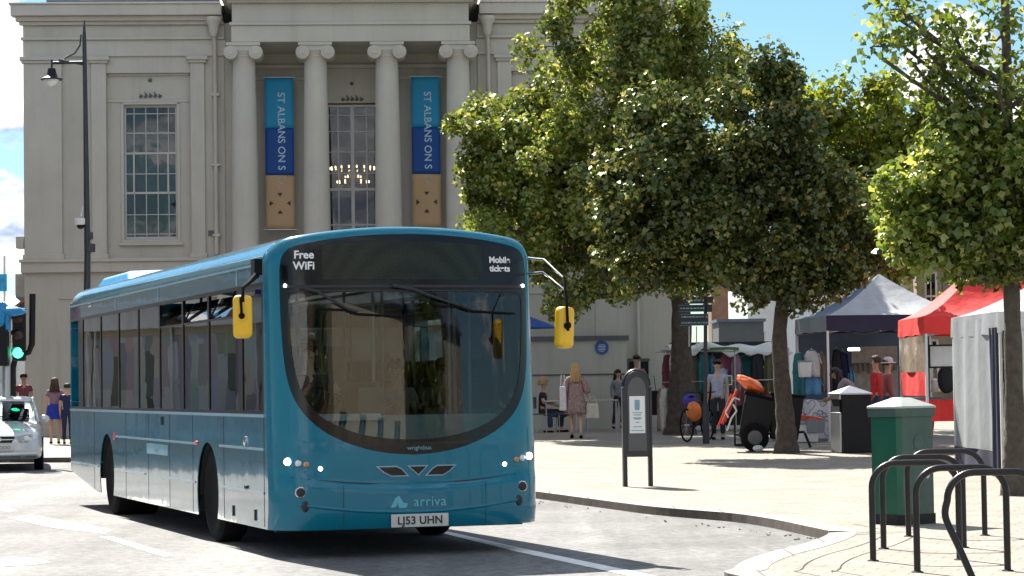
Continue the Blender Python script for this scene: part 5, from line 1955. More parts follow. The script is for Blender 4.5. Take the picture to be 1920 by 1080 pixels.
    if curly:
        for k in range(70):
            v = Vector((random.gauss(0, 1), random.gauss(0, 1), abs(random.gauss(0, 1))-.2)).normalized()
            if v.y > .55 and v.z < .5:
                continue
            q.ball(cx+Vector((v.x*.11, v.y*.11, v.z*.11))*s, .035*s, 7, 5, .2)
    else:
        q.grid(lambda u, v: cx+Vector((math.cos(PI*2*u)*.093*math.sin(PI*.62*v+.02), math.sin(PI*2*u)*.105*math.sin(PI*.62*v+.02), .098*math.cos(PI*.62*v)))*s*(1+.04*math.sin(u*60)) if not (math.sin(PI*2*u) > .2 and v > .55) else cx+Vector((math.cos(PI*2*u)*.086, math.sin(PI*2*u)*.090, .038))*s, 30, 12)
    if hairlen > .12:
        L = hairlen
        q.grid(lambda u, v: cx+Vector(((u-.5)*2*(.085+.05*v), -.075-.055*math.cos((u-.5)*PI)*(1-.3*v)+.02*math.sin(u*31)*v, .05-L*v))*s, 22, 8)
        q.grid(lambda u, v: cx+Vector(((u-.5)*2*(.085+.05*v), -.045-.02*math.cos((u-.5)*PI)+.02*math.sin(u*27)*v, .05-L*v*.95))*s, 22, 8)
    q.build('hair', hair, e, solid=.012)
    if hat:
        q = MB()
        q.lathe([(.15, .03), (.14, .045), (.095, .05), (.092, .11), (.06, .14), (.01, .15)], hd, 20)
        q.build('hat', hat, e)
    # top
    k = .014
    TJ = {n: (J[n], (rad[n]+k)*s if isinstance(rad[n], float) else ((rad[n][0]+k)*s, (rad[n][1]+k)*s)) for n in ('pel', 'sp', 'ch', 'nb')}
    TE = [('lo', 'pel'), ('pel', 'sp'), ('sp', 'ch'), ('ch', 'nb')]
    TJ['lo'] = (J['pel']+(J['pel']-J['sp'])*.35, (.150*s*bd, .118*s*bd))
    TJ['nb'] = (J['nb']-Vector((0, 0, .03)), .08*s)
    for d in 'lr':
        TJ['s'+d] = (J['s'+d], .070*s)
        TE.append(('ch', 's'+d))
        if sleeve == 'short':
            TJ['e'+d] = (J['s'+d].lerp(J['e'+d], .6), .060*s)
            TE.append(('s'+d, 'e'+d))
        elif sleeve == 'long':
            TJ['e'+d] = (J['e'+d], .056*s)
            TJ['w'+d] = (J['e'+d].lerp(J['w'+d], .92), .042*s)
            TE += [('s'+d, 'e'+d), ('e'+d, 'w'+d)]
        elif sleeve == 'wide':
            TJ['e'+d] = (J['e'+d], .085*s)
            TJ['w'+d] = (J['e'+d].lerp(J['w'+d], .5), .11*s)
            TE += [('s'+d, 'e'+d), ('e'+d, 'w'+d)]
    skin_mesh('top', TJ, TE, 'cloth_'+top, e, 1, 'ch')
    # bottom
    if skirt:
        z0, z1, r1 = skirt
        q = MB()
        q.grid(lambda u, v: Vector((J['pel'].x+math.cos(2*PI*u)*(.165+(r1-.165)*v)*(1+.05*math.sin(u*44)*v)*s, J['pel'].y+math.sin(2*PI*u)*(.13+(r1*.8-.13)*v)*(1+.05*math.sin(u*44)*v)*s, (z0+(z1-z0)*v)*s)), 44, 8)
        q.build('skirt', 'cloth_'+bottom, e, solid=.008)
    else:
        BJ = {'pel': (J['pel'], (.170*s*bd, .135*s*bd)), 'w': (J['pel']+Vector((0, 0, .10))*s, (.152*s*bd, .118*s*bd))}
        BE = [('w', 'pel')]
        for d in 'lr':
            BJ['t'+d] = (J['t'+d], .102*s)
            if shorts:
                BJ['k'+d] = (J['t'+d].lerp(J['k'+d], .45), .098*s)
                BE += [('pel', 't'+d), ('t'+d, 'k'+d)]
            else:
                BJ['k'+d] = (J['k'+d], .070*s)
                BJ['a'+d] = (J['k'+d].lerp(J['a'+d], .92), .056*s)
                BE += [('pel', 't'+d), ('t'+d, 'k'+d), ('k'+d, 'a'+d)]
        skin_mesh('shorts' if shorts else 'trousers', BJ, BE, 'cloth_'+bottom, e, 1, 'pel')
    for d in 'lr':
        q = MB()
        a, f = J['a'+d], J['f'+d]
        dr_ = Vector((f.x-a.x, f.y-a.y, 0))
        dr_ = dr_.normalized() if dr_.length > .01 else Vector((0, 1, 0))
        m_ = Vector((a.x, a.y, min(a.z, f.z+.06)-.05*s))
        ang = math.atan2(-dr_.x, dr_.y)
        rm = Matrix.Rotation(ang, 3, 'Z')
        tilt = Matrix.Rotation(math.atan2(f.z-(a.z-.06*s), .15), 3, 'X')
        for k2 in range(1):
            bb_ = MB()
            bb_.ball((0, 0, 0), (.045*s, .13*s, .038*s), 12, 8)
            bb_.v = [tuple((rm @ tilt) @ Vector((p[0], p[1]+.055*s, max(p[2], -.028*s)))+m_) for p in bb_.v]
            bb_.build('shoe', 'rubber', e)
    return e
for nm, c in dict(white=(.55, .55, .55), blue=(.012, .03, .30), grey=(.22, .23, .26), black=(.015, .015, .018), floral=(.26, .17, .16), rose=(.30, .09, .09), red=(.45, .03, .03), dark=(.03, .03, .035),
                  stripe=(.35, .38, .48), denim=(.03, .05, .10), khaki=(.2, .17, .12), maroon=(.14, .03, .05), teal=(.02, .13, .14), pink=(.42, .12, .20), olive=(.10, .09, .05), mauve=(.22, .14, .20), navy=(.012, .02, .07), cream=(.5, .46, .38), sky=(.10, .28, .5)).items():
    cloth(nm, c, .5 if nm == 'floral' else .2, 22 if nm == 'floral' else 12)
def at(px, py):
    return G(px, py)
WALK = dict(kl=(-.095, .10, .52), al=(-.09, -.02, .14), fl=(-.09, .10, .04), kr=(.095, -.04, .50), ar=(.09, -.22, .12), fr=(.10, -.14, .03))
def ppl(px, py, hpx):
    """feet pixel and height in pixels"""
    a = G(px, py)
    return a, hpx*a.y/FPX
a = at(1080, 822)
p1 = person('woman seen from behind in a loose floral kimono, long blonde hair, carrying a white bag', a, R(6), 1.58, 'floral', 'floral', 'skin', 'hair_blonde', .40, dict(WALK, el=(-.26, -.05, 1.14), wl=(-.30, .0, .88), er=(.26, -.03, 1.14), wr=(.33, .02, .90)), skirt=(1.25, .56, .25), sleeve='wide')
def bag(label, loc, d, m, strap=.3, rz=0):
    e = thing('bag', label, 'bag', loc, rz)
    q = MB()
    q.box((0, 0, -d[2]/2), d, top=.8)
    q.build('body', m, e, bev=.02)
    q = MB()
    q.tube([(-d[0]*.3, 0, 0), (-d[0]*.2, 0, strap), (d[0]*.2, 0, strap), (d[0]*.3, 0, 0)], .010, 6)
    q.build('strap', m, e)
    return e
bag('cream tote bag hanging at the right hand of the woman in the floral kimono', a+Vector((.36, .02, .74)), (.30, .12, .32), 'cloth_cream', .14)
bag('long white bag hanging at the left side of the woman in the floral kimono', a+Vector((-.27, -.12, 1.12)), (.16, .10, .52), 'cloth_white', .24)
a = at(1165, 797)
aa = Vector((2.62, 60.0, gz(60)+PAVE))
person('girl with long brown hair in a grey top and dark leggings walking beside the wall', aa, R(200), 1.45, 'grey', 'dark', 'skin', 'hair_brown', .30, WALK, sleeve='long')
aa = Vector((3.02, 58.6, gz(58.6)+PAVE))
person('man with short brown hair half hidden behind the notice stand', aa, R(150), 1.78, 'rose', 'dark', 'skin', 'hair_brown', .1, WALK)
bag('large black bag carried behind the notice stand', aa+Vector((.32, -.15, .95)), (.42, .25, .6), 'cloth_black', .35)
# two seated figures at a cafe table by the annex wall
SIT = dict(pel=(0, 0, .50), sp=(0, -.01, .67), ch=(0, 0, .83), nb=(0, 0, .98), nk=(0, .02, 1.05), h1=(0, .03, 1.125), h2=(0, .03, 1.20), sl=(-.165, 0, .94), sr=(.165, 0, .94), el=(-.22, .06, .70), er=(.22, .06, .70), wl=(-.16, .28, .76), wr=(.16, .28, .76),
           tl=(-.09, .05, .49), tr=(.09, .05, .49), kl=(-.10, .43, .50), kr=(.10, .43, .50), al=(-.10, .42, .09), ar=(.10, .42, .09), fl=(-.10, .56, .03), fr=(.10, .56, .03))
def chair(label, loc, rz, m='plastic_grey'):
    e = thing('cafe_chair', label, 'chair', loc, rz)
    q = MB()
    q.box((0, 0, .43), (.42, .42, .03))
    q.build('seat', m, e, bev=.01)
    q = MB()
    q.box((0, -.2, .70), (.40, .025, .28))
    q.build('backrest', m, e, bev=.01)
    for x in (-.18, .18):
        for y in (-.19, .19):
            q = MB()
            q.tube([(x, y, 0), (x, y, .42 if y > 0 else .82)], .012, 6)
            q.build('leg', 'steel', e)
    return e
def cafe_table(label, loc):
    e = thing('cafe_table', label, 'table', loc)
    q = MB()
    q.box((0, 0, .735), (.8, .6, .03))
    q.build('tabletop', 'steel', e, bev=.008)
    for x in (-.35, .35):
        for y in (-.25, .25):
            q = MB()
            q.tube([(x, y, 0), (x, y, .72)], .016, 6)
            q.build('leg', 'steel', e)
    return e
zz = gz(57.2)+PAVE
X0 = P(1018, 760, 57.2).x
chair('grey cafe chair the curly blonde customer sits on', (X0, 57.2, zz), R(-100))
person('seated customer with big curly blonde hair in dark clothes at a cafe table', Vector((X0, 57.2, zz-.02)), R(-100), 1.7, 'black', 'dark', 'skin', 'hair_blonde', .1, SIT, curly=True)
X1 = P(1046, 760, 57.0).x
chair('grey cafe chair the dark haired child sits on', (X1+.18, 57.0, zz), R(100))
person('small dark haired child in a pink top seated at the cafe table', Vector((X1+.18, 57.0, zz-.02)), R(100), 1.5, 'pink', 'denim', 'skin', 'hair_black', .1, SIT)
cafe_table('small metal cafe table between the two seated customers', (X0+.42, 57.0, zz))
cafe_table('small empty metal cafe table just right of the seated child', (X1+1.05, 57.6, zz))
# left edge pedestrians
a = at(103, 833)
person('woman with long auburn hair and bright blue shorts by the town hall corner', Vector((a.x, a.y, a.z)), R(12), 1.42, 'mauve', 'blue', 'skin', 'hair_brown', .34, dict(er=(.27, .0, 1.12), wr=(.24, .18, 1.0), kl=(-.10, .06, .50), kr=(.11, -.05, .5)), skirt=(1.05, .66, .24), sleeve='short')
a = at(122, 834)
person('person in navy clothes standing close beside the woman in blue shorts', Vector((a.x, a.y+.3, a.z)), R(0), 1.30, 'navy', 'navy', 'skin', 'hair_black', .12)
a = at(45, 822)
person('person with a dark patterned top and grey trousers behind the silver car', Vector((a.x, a.y, a.z)), R(190), 1.55, 'maroon', 'grey', 'skin_tan', 'hair_brown', .1)
# person at the fingerpost
a = at(1345, 826)
person('person in a pale striped top and dark trousers standing at the finger post', a+Vector((.05, .3, 0)), R(170), 1.62, 'stripe', 'dark', 'skin', 'hair_black', .1)
# shoppers inside the grey gazebo
def shopper(lab, px, d, rz, h, top, hair, hl, pose=None, hat=None, skin='skin', sleeve='short'):
    x = P(px, 700, d).x
    return person(lab, Vector((x, d, gz(d)+PAVE)), rz, h, top, 'denim', skin, hair, hl, pose, hat=hat, sleeve=sleeve)
BEND = dict(sp=(0, .10, 1.10), ch=(0, .24, 1.22), nb=(0, .36, 1.32), nk=(0, .42, 1.36), h1=(0, .48, 1.40), h2=(0, .53, 1.45), sl=(-.165, .32, 1.28), sr=(.165, .32, 1.28), el=(-.2, .42, 1.04), er=(.2, .42, 1.04), wl=(-.15, .60, .95), wr=(.15, .60, .95))
shopper('dark haired shopper leaning forward with bare shoulders, behind the black litter bin', 1612, 45.2, R(75), 1.62, 'grey', 'hair_black', .25, BEND, skin='skin_tan')
shopper('shopper in a bright red shirt with brown hair between the two bins', 1643, 44.6, R(60), 1.66, 'red', 'hair_brown', .1, sleeve='long')
shopper('shopper in a red top wearing a white sun hat', 1664, 45.6, R(-80), 1.60, 'rose', 'hair_brown', .1, hat='cloth_white', sleeve='long')
# driver
drv = Vector(bus.location)+Matrix.Rotation(TH, 3, 'Z') @ Vector((-.62, 1.36, .66))
person('bus driver in a dark jacket sitting at the wheel behind the windscreen', drv, TH+PI, 1.7, 'dark', 'dark', 'skin', 'hair_black', .1, dict(SIT, wl=(-.15, .42, .80), wr=(.15, .42, .80)), sleeve='long')
psg = Vector(bus.location)+Matrix.Rotation(TH, 3, 'Z') @ Vector((.98, 3.86, .54))
person('passenger in a grey top on the front seat of the bus', psg, TH+PI, 1.65, 'grey', 'dark', 'skin', 'hair_brown', .1, SIT)

# ================================================================== FINGER POST
a = G(1324, 832)
fp = thing('finger_post', 'dark finger post with stacked direction signs beside the second tree', 'signpost', a)
dF = a.y
def fl(px, py, dd=0):
    q = P(px, py, dF+dd)-a
    return (q.x, dd, q.z)
q = MB()
q.tube([(0, 0, 0), (0, 0, .8)], [.07, .06], 14)
q.tube([(0, 0, .8), fl(1323, 548)], .038, 12)
q.ball(fl(1323, 545), .055)
q.build('pole', 'post_paint', fp)
for (x0, x1, y0, y1, rows, rr) in ((1283, 1321, 556, 570, 1, 3), (1325, 1337, 556, 568, 1, 0), (1272, 1322, 571, 585, 1, 2), (1325, 1335, 571, 585, 1, 0), (1274, 1328, 588, 611, 2, 2)):
    p0, p1 = fl(x0, y1, -.05), fl(x1, y0, -.05)
    s_ = MB()
    s_.bb((p0[0], -.065, p0[2]), (p1[0], -.045, p1[2]))
    so_ = s_.build('sign_arm', 'post_paint', fp, bev=.006)
    w = p1[0]-p0[0]
    if w > .2:
        s_ = MB()
        for r in range(rows):
            zc = p0[2]+(p1[2]-p0[2])*((r+.5)/rows)
            x = p0[0]+.04
            random.seed(int(x0*3+r))
            while x < p1[0]-.10:
                wl_ = random.uniform(.02, .07)
                s_.bb((x, -.0675, zc-.014), (min(x+wl_, p1[0]-.06), -.0655, zc+.012))
                x += wl_+.015
            s_.bb((p1[0]-.05, -.0675, zc-.022), (p1[0]-.02, -.0655, zc+.018))
        s_.bb((p0[0]+.01, -.0672, p0[2]+.006), (p1[0]-.01, -.0655, p0[2]+.011))
        s_.bb((p0[0]+.01, -.0672, p1[2]-.011), (p1[0]-.01, -.0655, p1[2]-.006))
        s_.build('sign_lettering', 'decal_grey', so_)
for px in (1292, 1306):
    s_ = MB()
    s_.tube([fl(px, 612, 0), fl(px, 650, 0)], .014, 6)
    s_.build('bracket', 'steel', fp)

# ================================================================== BICYCLE by the post
a = G(1308, 828)
bk = thing('bicycle', 'dark bicycle parked end-on at the finger post with bags on it', 'bicycle', a, R(62))
for y in (-.52, .52):
    q = MB()
    q.tube([(.32*math.cos(t)+y, 0, .34+.32*math.sin(t)) for t in [2*PI*k/28 for k in range(29)]], .020, 8, caps=False)
    w = q.build('wheel', 'rubber', bk)
    q = MB()
    for k in range(12):
        t = 2*PI*k/12
        q.tube([(y, 0, .34), (y+.31*math.cos(t), 0, .34+.31*math.sin(t))], .003, 4)
    q.cyl((y, -.05, .34), (y, .05, .34), .02)
    q.build('spokes', 'steel', w)
q = MB()
q.tube([(-.52, 0, .34), (-.08, 0, .30), (.36, 0, .72), (.52, 0, .34)], .016, 8)
q.tube([(-.52, 0, .34), (-.20, 0, .78), (.36, 0, .80), (.36, 0, .72)], .016, 8)
q.tube([(-.08, 0, .30), (-.22, 0, .88)], .016, 8)
q.build('frame', 'black_paint', bk)
q = MB()
q.tube([(.34, 0, .80), (.32, 0, .98), (.30, -.28, 1.0), (.18, -.30, 1.0)], .013, 8)
q.tube([(.32, 0, .98), (.30, .28, 1.0), (.18, .30, 1.0)], .013, 8)
q.build('handlebars', 'black_paint', bk)
q = MB()
q.ball((-.23, 0, .91), (.14, .07, .035), 12, 6)
q.build('saddle', 'rubber', bk)
def sack(label, loc, r, m, cat='bag', nm='bag', jit=.25):
    q = MB()
    q.ball((0, 0, 0), r, 18, 12, jit)
    o = q.build(nm, m, None, loc=loc)
    md = o.modifiers.new('smooth', 'SUBSURF')
    md.levels = md.render_levels = 1
    return tag(o, label, cat)
sack('round orange bag hanging from the bicycle handlebar', P(1301, 772, a.y-.35), (.16, .14, .20), 'orange_cloth')
sack('purple cloth bag hanging above the orange one on the bicycle', P(1294, 752, a.y-.2), (.15, .12, .15), 'purple_cloth')

# ================================================================== STREET SWEEPER'S CART
a = G(1415, 846)
sc = thing('sweeper_cart', 'black two-bin street sweeping cart standing against the second tree', 'cart', a, R(-4))
def binbody(x, rot, name='bin'):
    q = MB()
    q.box((0, 0, .44), (.50, .46, .80), top=1.18)
    o = q.build(name, 'black_paint', sc, bev=.03, loc=(x, 0, .16), rot=(0, R(rot), 0))
    q = MB()
    q.box((0, 0, .86), (.64, .58, .05))
    q.build('bin_rim', 'rubber', o, bev=.015)
    return o
binbody(-.06, 14)
binbody(.52, 6)
for (x, y) in ((.0, -.30), (.0, .30)):
    w = MB()
    w.lathe([(.10, -.05), (.21, -.055), (.25, -.03), (.255, 0), (.25, .03), (.21, .055), (.10, .05)], (x, y, .255), 28, axis='y')
    w = w.build('wheel', 'rubber', sc)
    q = MB()
    q.lathe([(.13, -.06), (.12, -.066), (.03, -.07), (.028, .07), (.12, .066), (.13, .06)], (x, y, .255), 20, axis='y')
    q.build('hub', 'plastic_grey', w)
q = MB()
q.tube([(-.34, -.25, .3), (.9, -.25, .34)], .02, 8)
q.tube([(-.34, .25, .3), (.9, .25, .34)], .02, 8)
q.tube([(.9, -.2, .32), (1.0, -.2, .06)], .025, 8)
q.tube([(-.36, -.25, .1), (-.36, -.25, .9)], .018, 8)
q.tube([(-.34, -.22, .12), (-.12, -.22, .12)], .03, 8)
q.build('frame', 'black_paint', sc)
q = MB()
q.tube([(-.58, -.22, .50), (-.30, -.22, 1.12), (-.30, .22, 1.12), (-.58, .22, .50)], .024, 8)
q.tube([(-.66, -.2, .45), (-.40, -.2, 1.05)], .018, 8)
q.box((-.44, 0, .78), (.06, .40, .52), Matrix.Rotation(R(24), 3, 'Y'))
q.build('handle_rack', 'red_plastic', sc)
q = MB()
for p_ in ([(-.47, -.26, .62), (-.52, -.26, .72), (-.36, -.26, .98), (-.26, -.26, .94)], [(-.38, -.26, .86), (-.32, -.26, .74), (-.42, -.26, .60), (-.50, -.26, .38)]):
    q.tube(p_, .018, 6)
q.build('hose', 'canvas_white', sc)
q = MB()
q.tube([(.60, -.22, .66), (1.10, -.24, .60), (1.22, -.24, .57)], .020, 8)
q.tube([(.66, -.20, .56), (.98, -.22, .58)], .028, 8)
q.build('broom_handle', 'red_plastic', sc)
q = MB()
q.ball((-.04, 0, 0), (.30, .20, .11), 16, 10, .3)
o = q.build('refuse_sack', 'orange_plastic', None, loc=a+Vector((-.03, -.05, 1.20)), rot=(0, R(28), 0))
md = o.modifiers.new('smooth', 'SUBSURF'); md.levels = md.render_levels = 1
tag(o, 'orange and pink plastic sack lying across the top of the sweeping cart', 'sack')
sack('small white carrier bag wedged beside the wheel of the sweeping cart', a+Vector((.02, -.40, .06)), (.10, .07, .06), 'canvas_white')

# ================================================================== CLOTHES STALL
dS = 55.4
zS = gz(dS)+PAVE
sx0 = P(1240, 700, dS).x
cs = thing('clothes_stall', 'open market stall with a flat white canopy hung with clothes', 'market stall', (sx0, dS, zS))
def sl_(px, py, dy=0):
    q = P(px, py, dS+dy)
    return Vector((q.x-sx0, dy, q.z-zS))
wS = sl_(1482, 650).x
q = MB()
def cano(u, v):
    x = .22+(wS-.2)*u
    z = sl_(1300, 657).z+.035*math.sin(u*23)-.02*math.sin(u*PI*4)+.07*math.sin(v*PI)+(.10*math.exp(-((u-.27)/.10)**2)+.12*math.exp(-((u-.10)/.05)**2))*(1-v)
    return (x, 2.2*v, z+.12*v)
q.grid(cano, 60, 8)
q.grid(lambda u, v: (.22+(wS-.2)*u, -.01, cano(u, 0)[2]-.10*v*(1+.4*math.sin(u*41))), 60, 2)
q.build('canopy', 'canvas_white', cs, solid=.01)
q = MB()
q.tube([(0, 0, sl_(1240, 657).z), (wS+.05, 0, sl_(1300, 664).z)], .018, 6)
q.tube([(0, 2.2, sl_(1240, 657).z), (wS+.05, 2.2, sl_(1300, 664).z)], .018, 6)
q.tube([(0, 0, 1.15), (wS, 0, 1.18)], .012, 6)
q.build('rail', 'steel', cs)
q = MB()
q.grid(lambda u, v: (.35+(wS-.5)*u, 2.15+.03*math.sin(u*40), .1+2.0*v), 60, 3)
q.build('added_dark_backing', 'cloth_dark', cs)  # added dark sheet, standing in for the stall's dim interior
for x in (.3, sl_(1378, 700).x, wS-.05):
    for y in (0, 2.2):
        q = MB()
        q.tube([(x, y, 0), (x, y, sl_(1300, 655).z)], .02, 8)
        q.build('leg', 'curtain', cs)
q = MB()
q.grid(lambda u, v: (sl_(1330, 650).x+(sl_(1385, 650).x-sl_(1330, 650).x)*u, -.03-.05*v, sl_(1360, 652).z-.07*v+.02*math.sin(u*3)), 10, 3)
q.build('green_trim', 'petal_green', cs)
gar = [(1252, 'maroon', 665, 745, 22, 'maroon dress at the left end of the stall, left of the first trunk'), (1270, 'cream', 668, 700, 16, 'short cream top behind the first trunk'), (1300, 'khaki', 668, 770, 24, 'long khaki coat hanging right of the first trunk'),
       (1318, 'teal', 662, 735, 20, 'teal jacket hanging left of the finger post'), (1336, 'sky', 668, 700, 14, 'small light blue top on the stall behind the finger post'), (1352, 'stripe', 690, 770, 24, 'pale striped shirt hanging beside the finger post'),
       (1360, 'pink', 664, 712, 26, 'wide pink blouse hanging above the red sweeping rack'), (1378, 'mauve', 664, 735, 20, 'mauve dress right of the pink blouse'), (1398, 'teal', 668, 712, 28, 'wide green teal shirt with pale collar in the stall'),
       (1418, 'black', 660, 715, 22, 'black coat hanging between the teal shirt and the white top'), (1429, 'white', 662, 690, 12, 'short white top hanging above the orange sack'), (1442, 'olive', 664, 740, 18, 'olive jacket left of the second trunk'),
       (1456, 'cream', 668, 745, 12, 'narrow cream dress beside the second trunk'), (1386, 'rose', 700, 760, 26, 'red patterned skirt on the lower rail of the stall'), (1410, 'maroon', 706, 762, 26, 'dark maroon coat on the lower rail behind the orange sack'), (1440, 'red', 718, 765, 24, 'red dress low on the rail above the cart')]
def garment(px, c, y0, y1, wpx, lab, d, k):
    t = P(px, y0, d)
    b_ = P(px, y1, d)
    h = t.z-b_.z
    w = wpx*d/FPX
    e = thing('garment', lab, 'garment', t, R(random.uniform(-25, 25)), 'clothes hung on the market stall')
    q = MB()
    q.grid(lambda u, v: ((u-.5)*w*(.55+.45*min(1, v*4)), .035*math.sin(u*11+k)*v+.02*math.cos((u-.5)*PI), -h*v-.02*abs(u-.5)), 16, 8)
    q.grid(lambda u, v: ((u-.5)*w*(.55+.45*min(1, v*4)), -.06+.035*math.sin(u*11+k+2)*v-.02*math.cos((u-.5)*PI), -h*v-.02*abs(u-.5)), 16, 8)
    q.grid(lambda u, v: (-w*.36-w*.20*v+.05*u, -.03+.03*math.sin(u*6), -.04-h*.42*v), 4, 5)
    q.grid(lambda u, v: (w*.31+w*.20*v+.05*u, -.03+.03*math.sin(u*6), -.04-h*.42*v), 4, 5)
    q.build('cloth', 'cloth_'+c, e, solid=.008)
    q = MB()
    q.tube([(-w*.3, -.03, -.01), (0, -.03, .03), (w*.3, -.03, -.01)], .008, 5)
    q.tube([(0, -.03, .03), (0, -.03, .07)], .005, 5)
    q.build('hanger', 'steel', e)
for k, (px, c, y0, y1, w, lab) in enumerate(gar):
    garment(px, c, y0, y1, w, lab, dS+(.15 if k % 2 else .45)+(1.1 if y0 > 695 else 0), k)
for k, (px, c, w) in enumerate(((1243, 'cream', 20), (1256, 'mauve', 18), (1238, 'floral', 14), (1272, 'dark', 22))):
    garment(px, c, 728, 808 if c != 'dark' else 815, w, {'cream': 'pale cream coat on the low rail left of the first trunk', 'mauve': 'mauve coat on the low rail beside the first trunk', 'floral': 'patterned scarf at the outer end of the low rail', 'dark': 'dark coat filling the low rail behind the first trunk'}[c], 55.0, k)
q = MB()
q.box((0, 0, 0), (.34, .02, .22))
o = q.build('price_card', 'petal_green', None, loc=P(1359, 713, 55.2))
tag(o, 'small green card with pale border pinned to the clothes stall', 'sign')
q = MB()
for dx, dz, w, h in ((0, .10, .34, .02), (0, -.10, .34, .02), (-.16, 0, .02, .18), (.16, 0, .02, .18)):
    q.box((dx, -.012, dz), (w, .006, h))
q.build('border', 'decal_white', o)
# clothes and boards inside the grey gazebo
gar2 = [(1496, 'teal', 662, 745, 20, 'deep teal garment at the far left of the grey gazebo'), (1522, 'white', 658, 706, 30, 'white cloth sheet hung on the left side of the grey gazebo'), (1524, 'sky', 706, 740, 30, 'sky blue garment showing under the white cloth sheet'),
        (1540, 'khaki', 664, 735, 14, 'khaki garment beside the corner pole of the grey gazebo'), (1566, 'black', 655, 738, 16, 'black garment just right of the grey gazebo corner pole'), (1580, 'navy', 660, 745, 18, 'long navy garment inside the grey gazebo'), (1592, 'sky', 690, 742, 16, 'blue garment beside the long navy one'), (1558, 'mauve', 690, 735, 12, 'small mauve garment low by the corner pole')]
for k, (px, c, y0, y1, w, lab) in enumerate(gar2):
    garment(px, c, y0, y1, w, lab, 48.6+.1*k, k)
e = thing('display_board', 'grey back board lettered band and shelf of goods inside the grey gazebo', 'display board', P(1640, 690, 49.8))
q = MB()
q.box((.0, 0, .28), (.95, .03, .34))
q.box((.0, -.01, -.30), (.95, .03, .70))
q.build('panel', 'curtain', e)
q = MB()
for k in range(9):
    q.box((-.42+.105*k, -.05, -.02+.02*(k % 3)), (.06, .05, .16+.04*(k % 2)))
q.build('goods', 'cloth_khaki', e)
q = MB()
p_ = P(1601, 655, 47.0)
q.box((0, 0, 0), (.22, .06, .05))
o = q.build('strip_light', 'lamp_lens', None, loc=p_)
tag(o, 'small white strip lamp fixed under the front edge of the grey gazebo', 'lamp')
o.data.materials[0] = M['lamp_lit']
# red gazebo contents: white sign panel, red draped counter
q = MB()
q.box((0, 0, 0), (.46, .03, .36))
o = q.build('menu_board', 'canvas_white', None, loc=P(1768, 668, 41.9))
tag(o, 'blank white board with dark frame hanging in the red gazebo', 'sign')
q = MB()
for dx, dz, w, h in ((0, .19, .50, .03), (0, -.19, .50, .03), (-.24, 0, .03, .38), (.24, 0, .03, .38)):
    q.box((dx, -.01, dz), (w, .04, h))
q.build('frame', 'black_paint', o)
e = thing('stall_counter', 'red draped counter with grey top under the red gazebo', 'counter', Vector((P(1760, 740, 42).x, 42, gz(42)+PAVE)))
q = MB()
q.bb((-.55, -.2, .93), (.6, .3, .97))
q.build('tabletop', 'plastic_grey', e)
q = MB()
q.grid(lambda u, v: (-.5+1.05*u, -.2+.03*math.sin(u*25), .55+.38*v), 40, 3)
q.build('cloth', 'canvas_red', e)
for x in (-.48, -.1, .48):
    q = MB()
    q.tube([(x-.08, -.1, 0), (x+.08, .2, .93)], .018, 6)
    q.build('leg', 'red_plastic', e)
sack('dark rucksack standing on the red counter', P(1775, 712, 41.9), (.17, .14, .24), 'cloth_black', 'rucksack', 'rucksack', .12)
e = thing('jar', 'clear jar with white lid standing on the red counter', 'jar', P(1752, 720, 41.7))
q = MB()
q.lathe([(.06, -.14), (.065, -.12), (.065, .02), (.05, .06)], n=16)
q.build('body', 'curtain', e)
q = MB()
q.lathe([(.055, .06), (.055, .09), (.03, .10)], n=16)
q.build('lid', 'white_paint', e)
# blue parasol end behind the bus
e = thing('cafe_parasol', 'blue cafe parasol showing between the bus and the annex wall', 'parasol', Vector((P(985, 700, 59.5).x, 58.3, gz(58)+PAVE)))
q = MB()
q.lathe([(.85, 2.52), (.86, 2.50), (.60, 2.60), (.05, 2.82)], n=8)
q.build('canopy', 'banner_blue', e)
q = MB()
q.tube([(0, 0, 0), (0, 0, 2.8)], .02, 8)
q.build('pole', 'steel', e)

# ================================================================== SILVER CAR (left edge)
a = G(63, 893, 0)
CY = 41.6
car = thing('car', 'silver white hatchback facing the viewer at the left edge', 'car', (P(-2, 800, CY).x, CY, gz(CY)), R(11))
car.scale = (.9, .9, .9)
# local: x right in the picture, y backwards from the bumper; half widths by station
st_ = [  # y, half width low, z bottom, z shoulder, half width shoulder, z hood/top centre
 (0.00, .60, .30, .58, .56, .60), (0.05, .74, .22, .66, .70, .68), (0.20, .80, .20, .74, .76, .78), (0.55, .82, .20, .82, .78, .88), (1.00, .83, .20, .88, .79, .95),
 (1.25, .83, .20, .91, .79, .98), (2.2, .84, .20, .93, .80, .96), (3.2, .83, .20, .95, .78, .97), (3.85, .80, .24, .93, .73, .95), (4.05, .72, .34, .85, .66, .88)]
q = MB()
def carsec(s_):
    y, hw, zb, zs, hs, zt = s_
    rt = [(hw*.9, zb), (hw, zb+.06), (hw+.015, zb+.25), (hw, (zb+zs)/2+.1), (hs+.01, zs-.02), (hs-.06, zs+.02), (hs*.6, zt-.005), (0, zt)]
    return [(-x, y, z) for x, z in rt]+[(x, y, z) for x, z in reversed(rt[:-1])]
vs, n = [], 15
for s_ in st_:
    vs += carsec(s_)
fs = [(j*n+i, j*n+i+1, (j+1)*n+i+1, (j+1)*n+i) for j in range(len(st_)-1) for i in range(n-1)]
fs += [tuple(range(n-1, -1, -1)), tuple((len(st_)-1)*n+i for i in range(n)), ]
fs += [(j*n, (j+1)*n, (j+1)*n+n-1, j*n+n-1) for j in range(len(st_)-1)]
q.add(vs, fs)
bo = q.build('body', 'car_paint', car)
md = bo.modifiers.new('s', 'SUBSURF'); md.levels = md.render_levels = 2
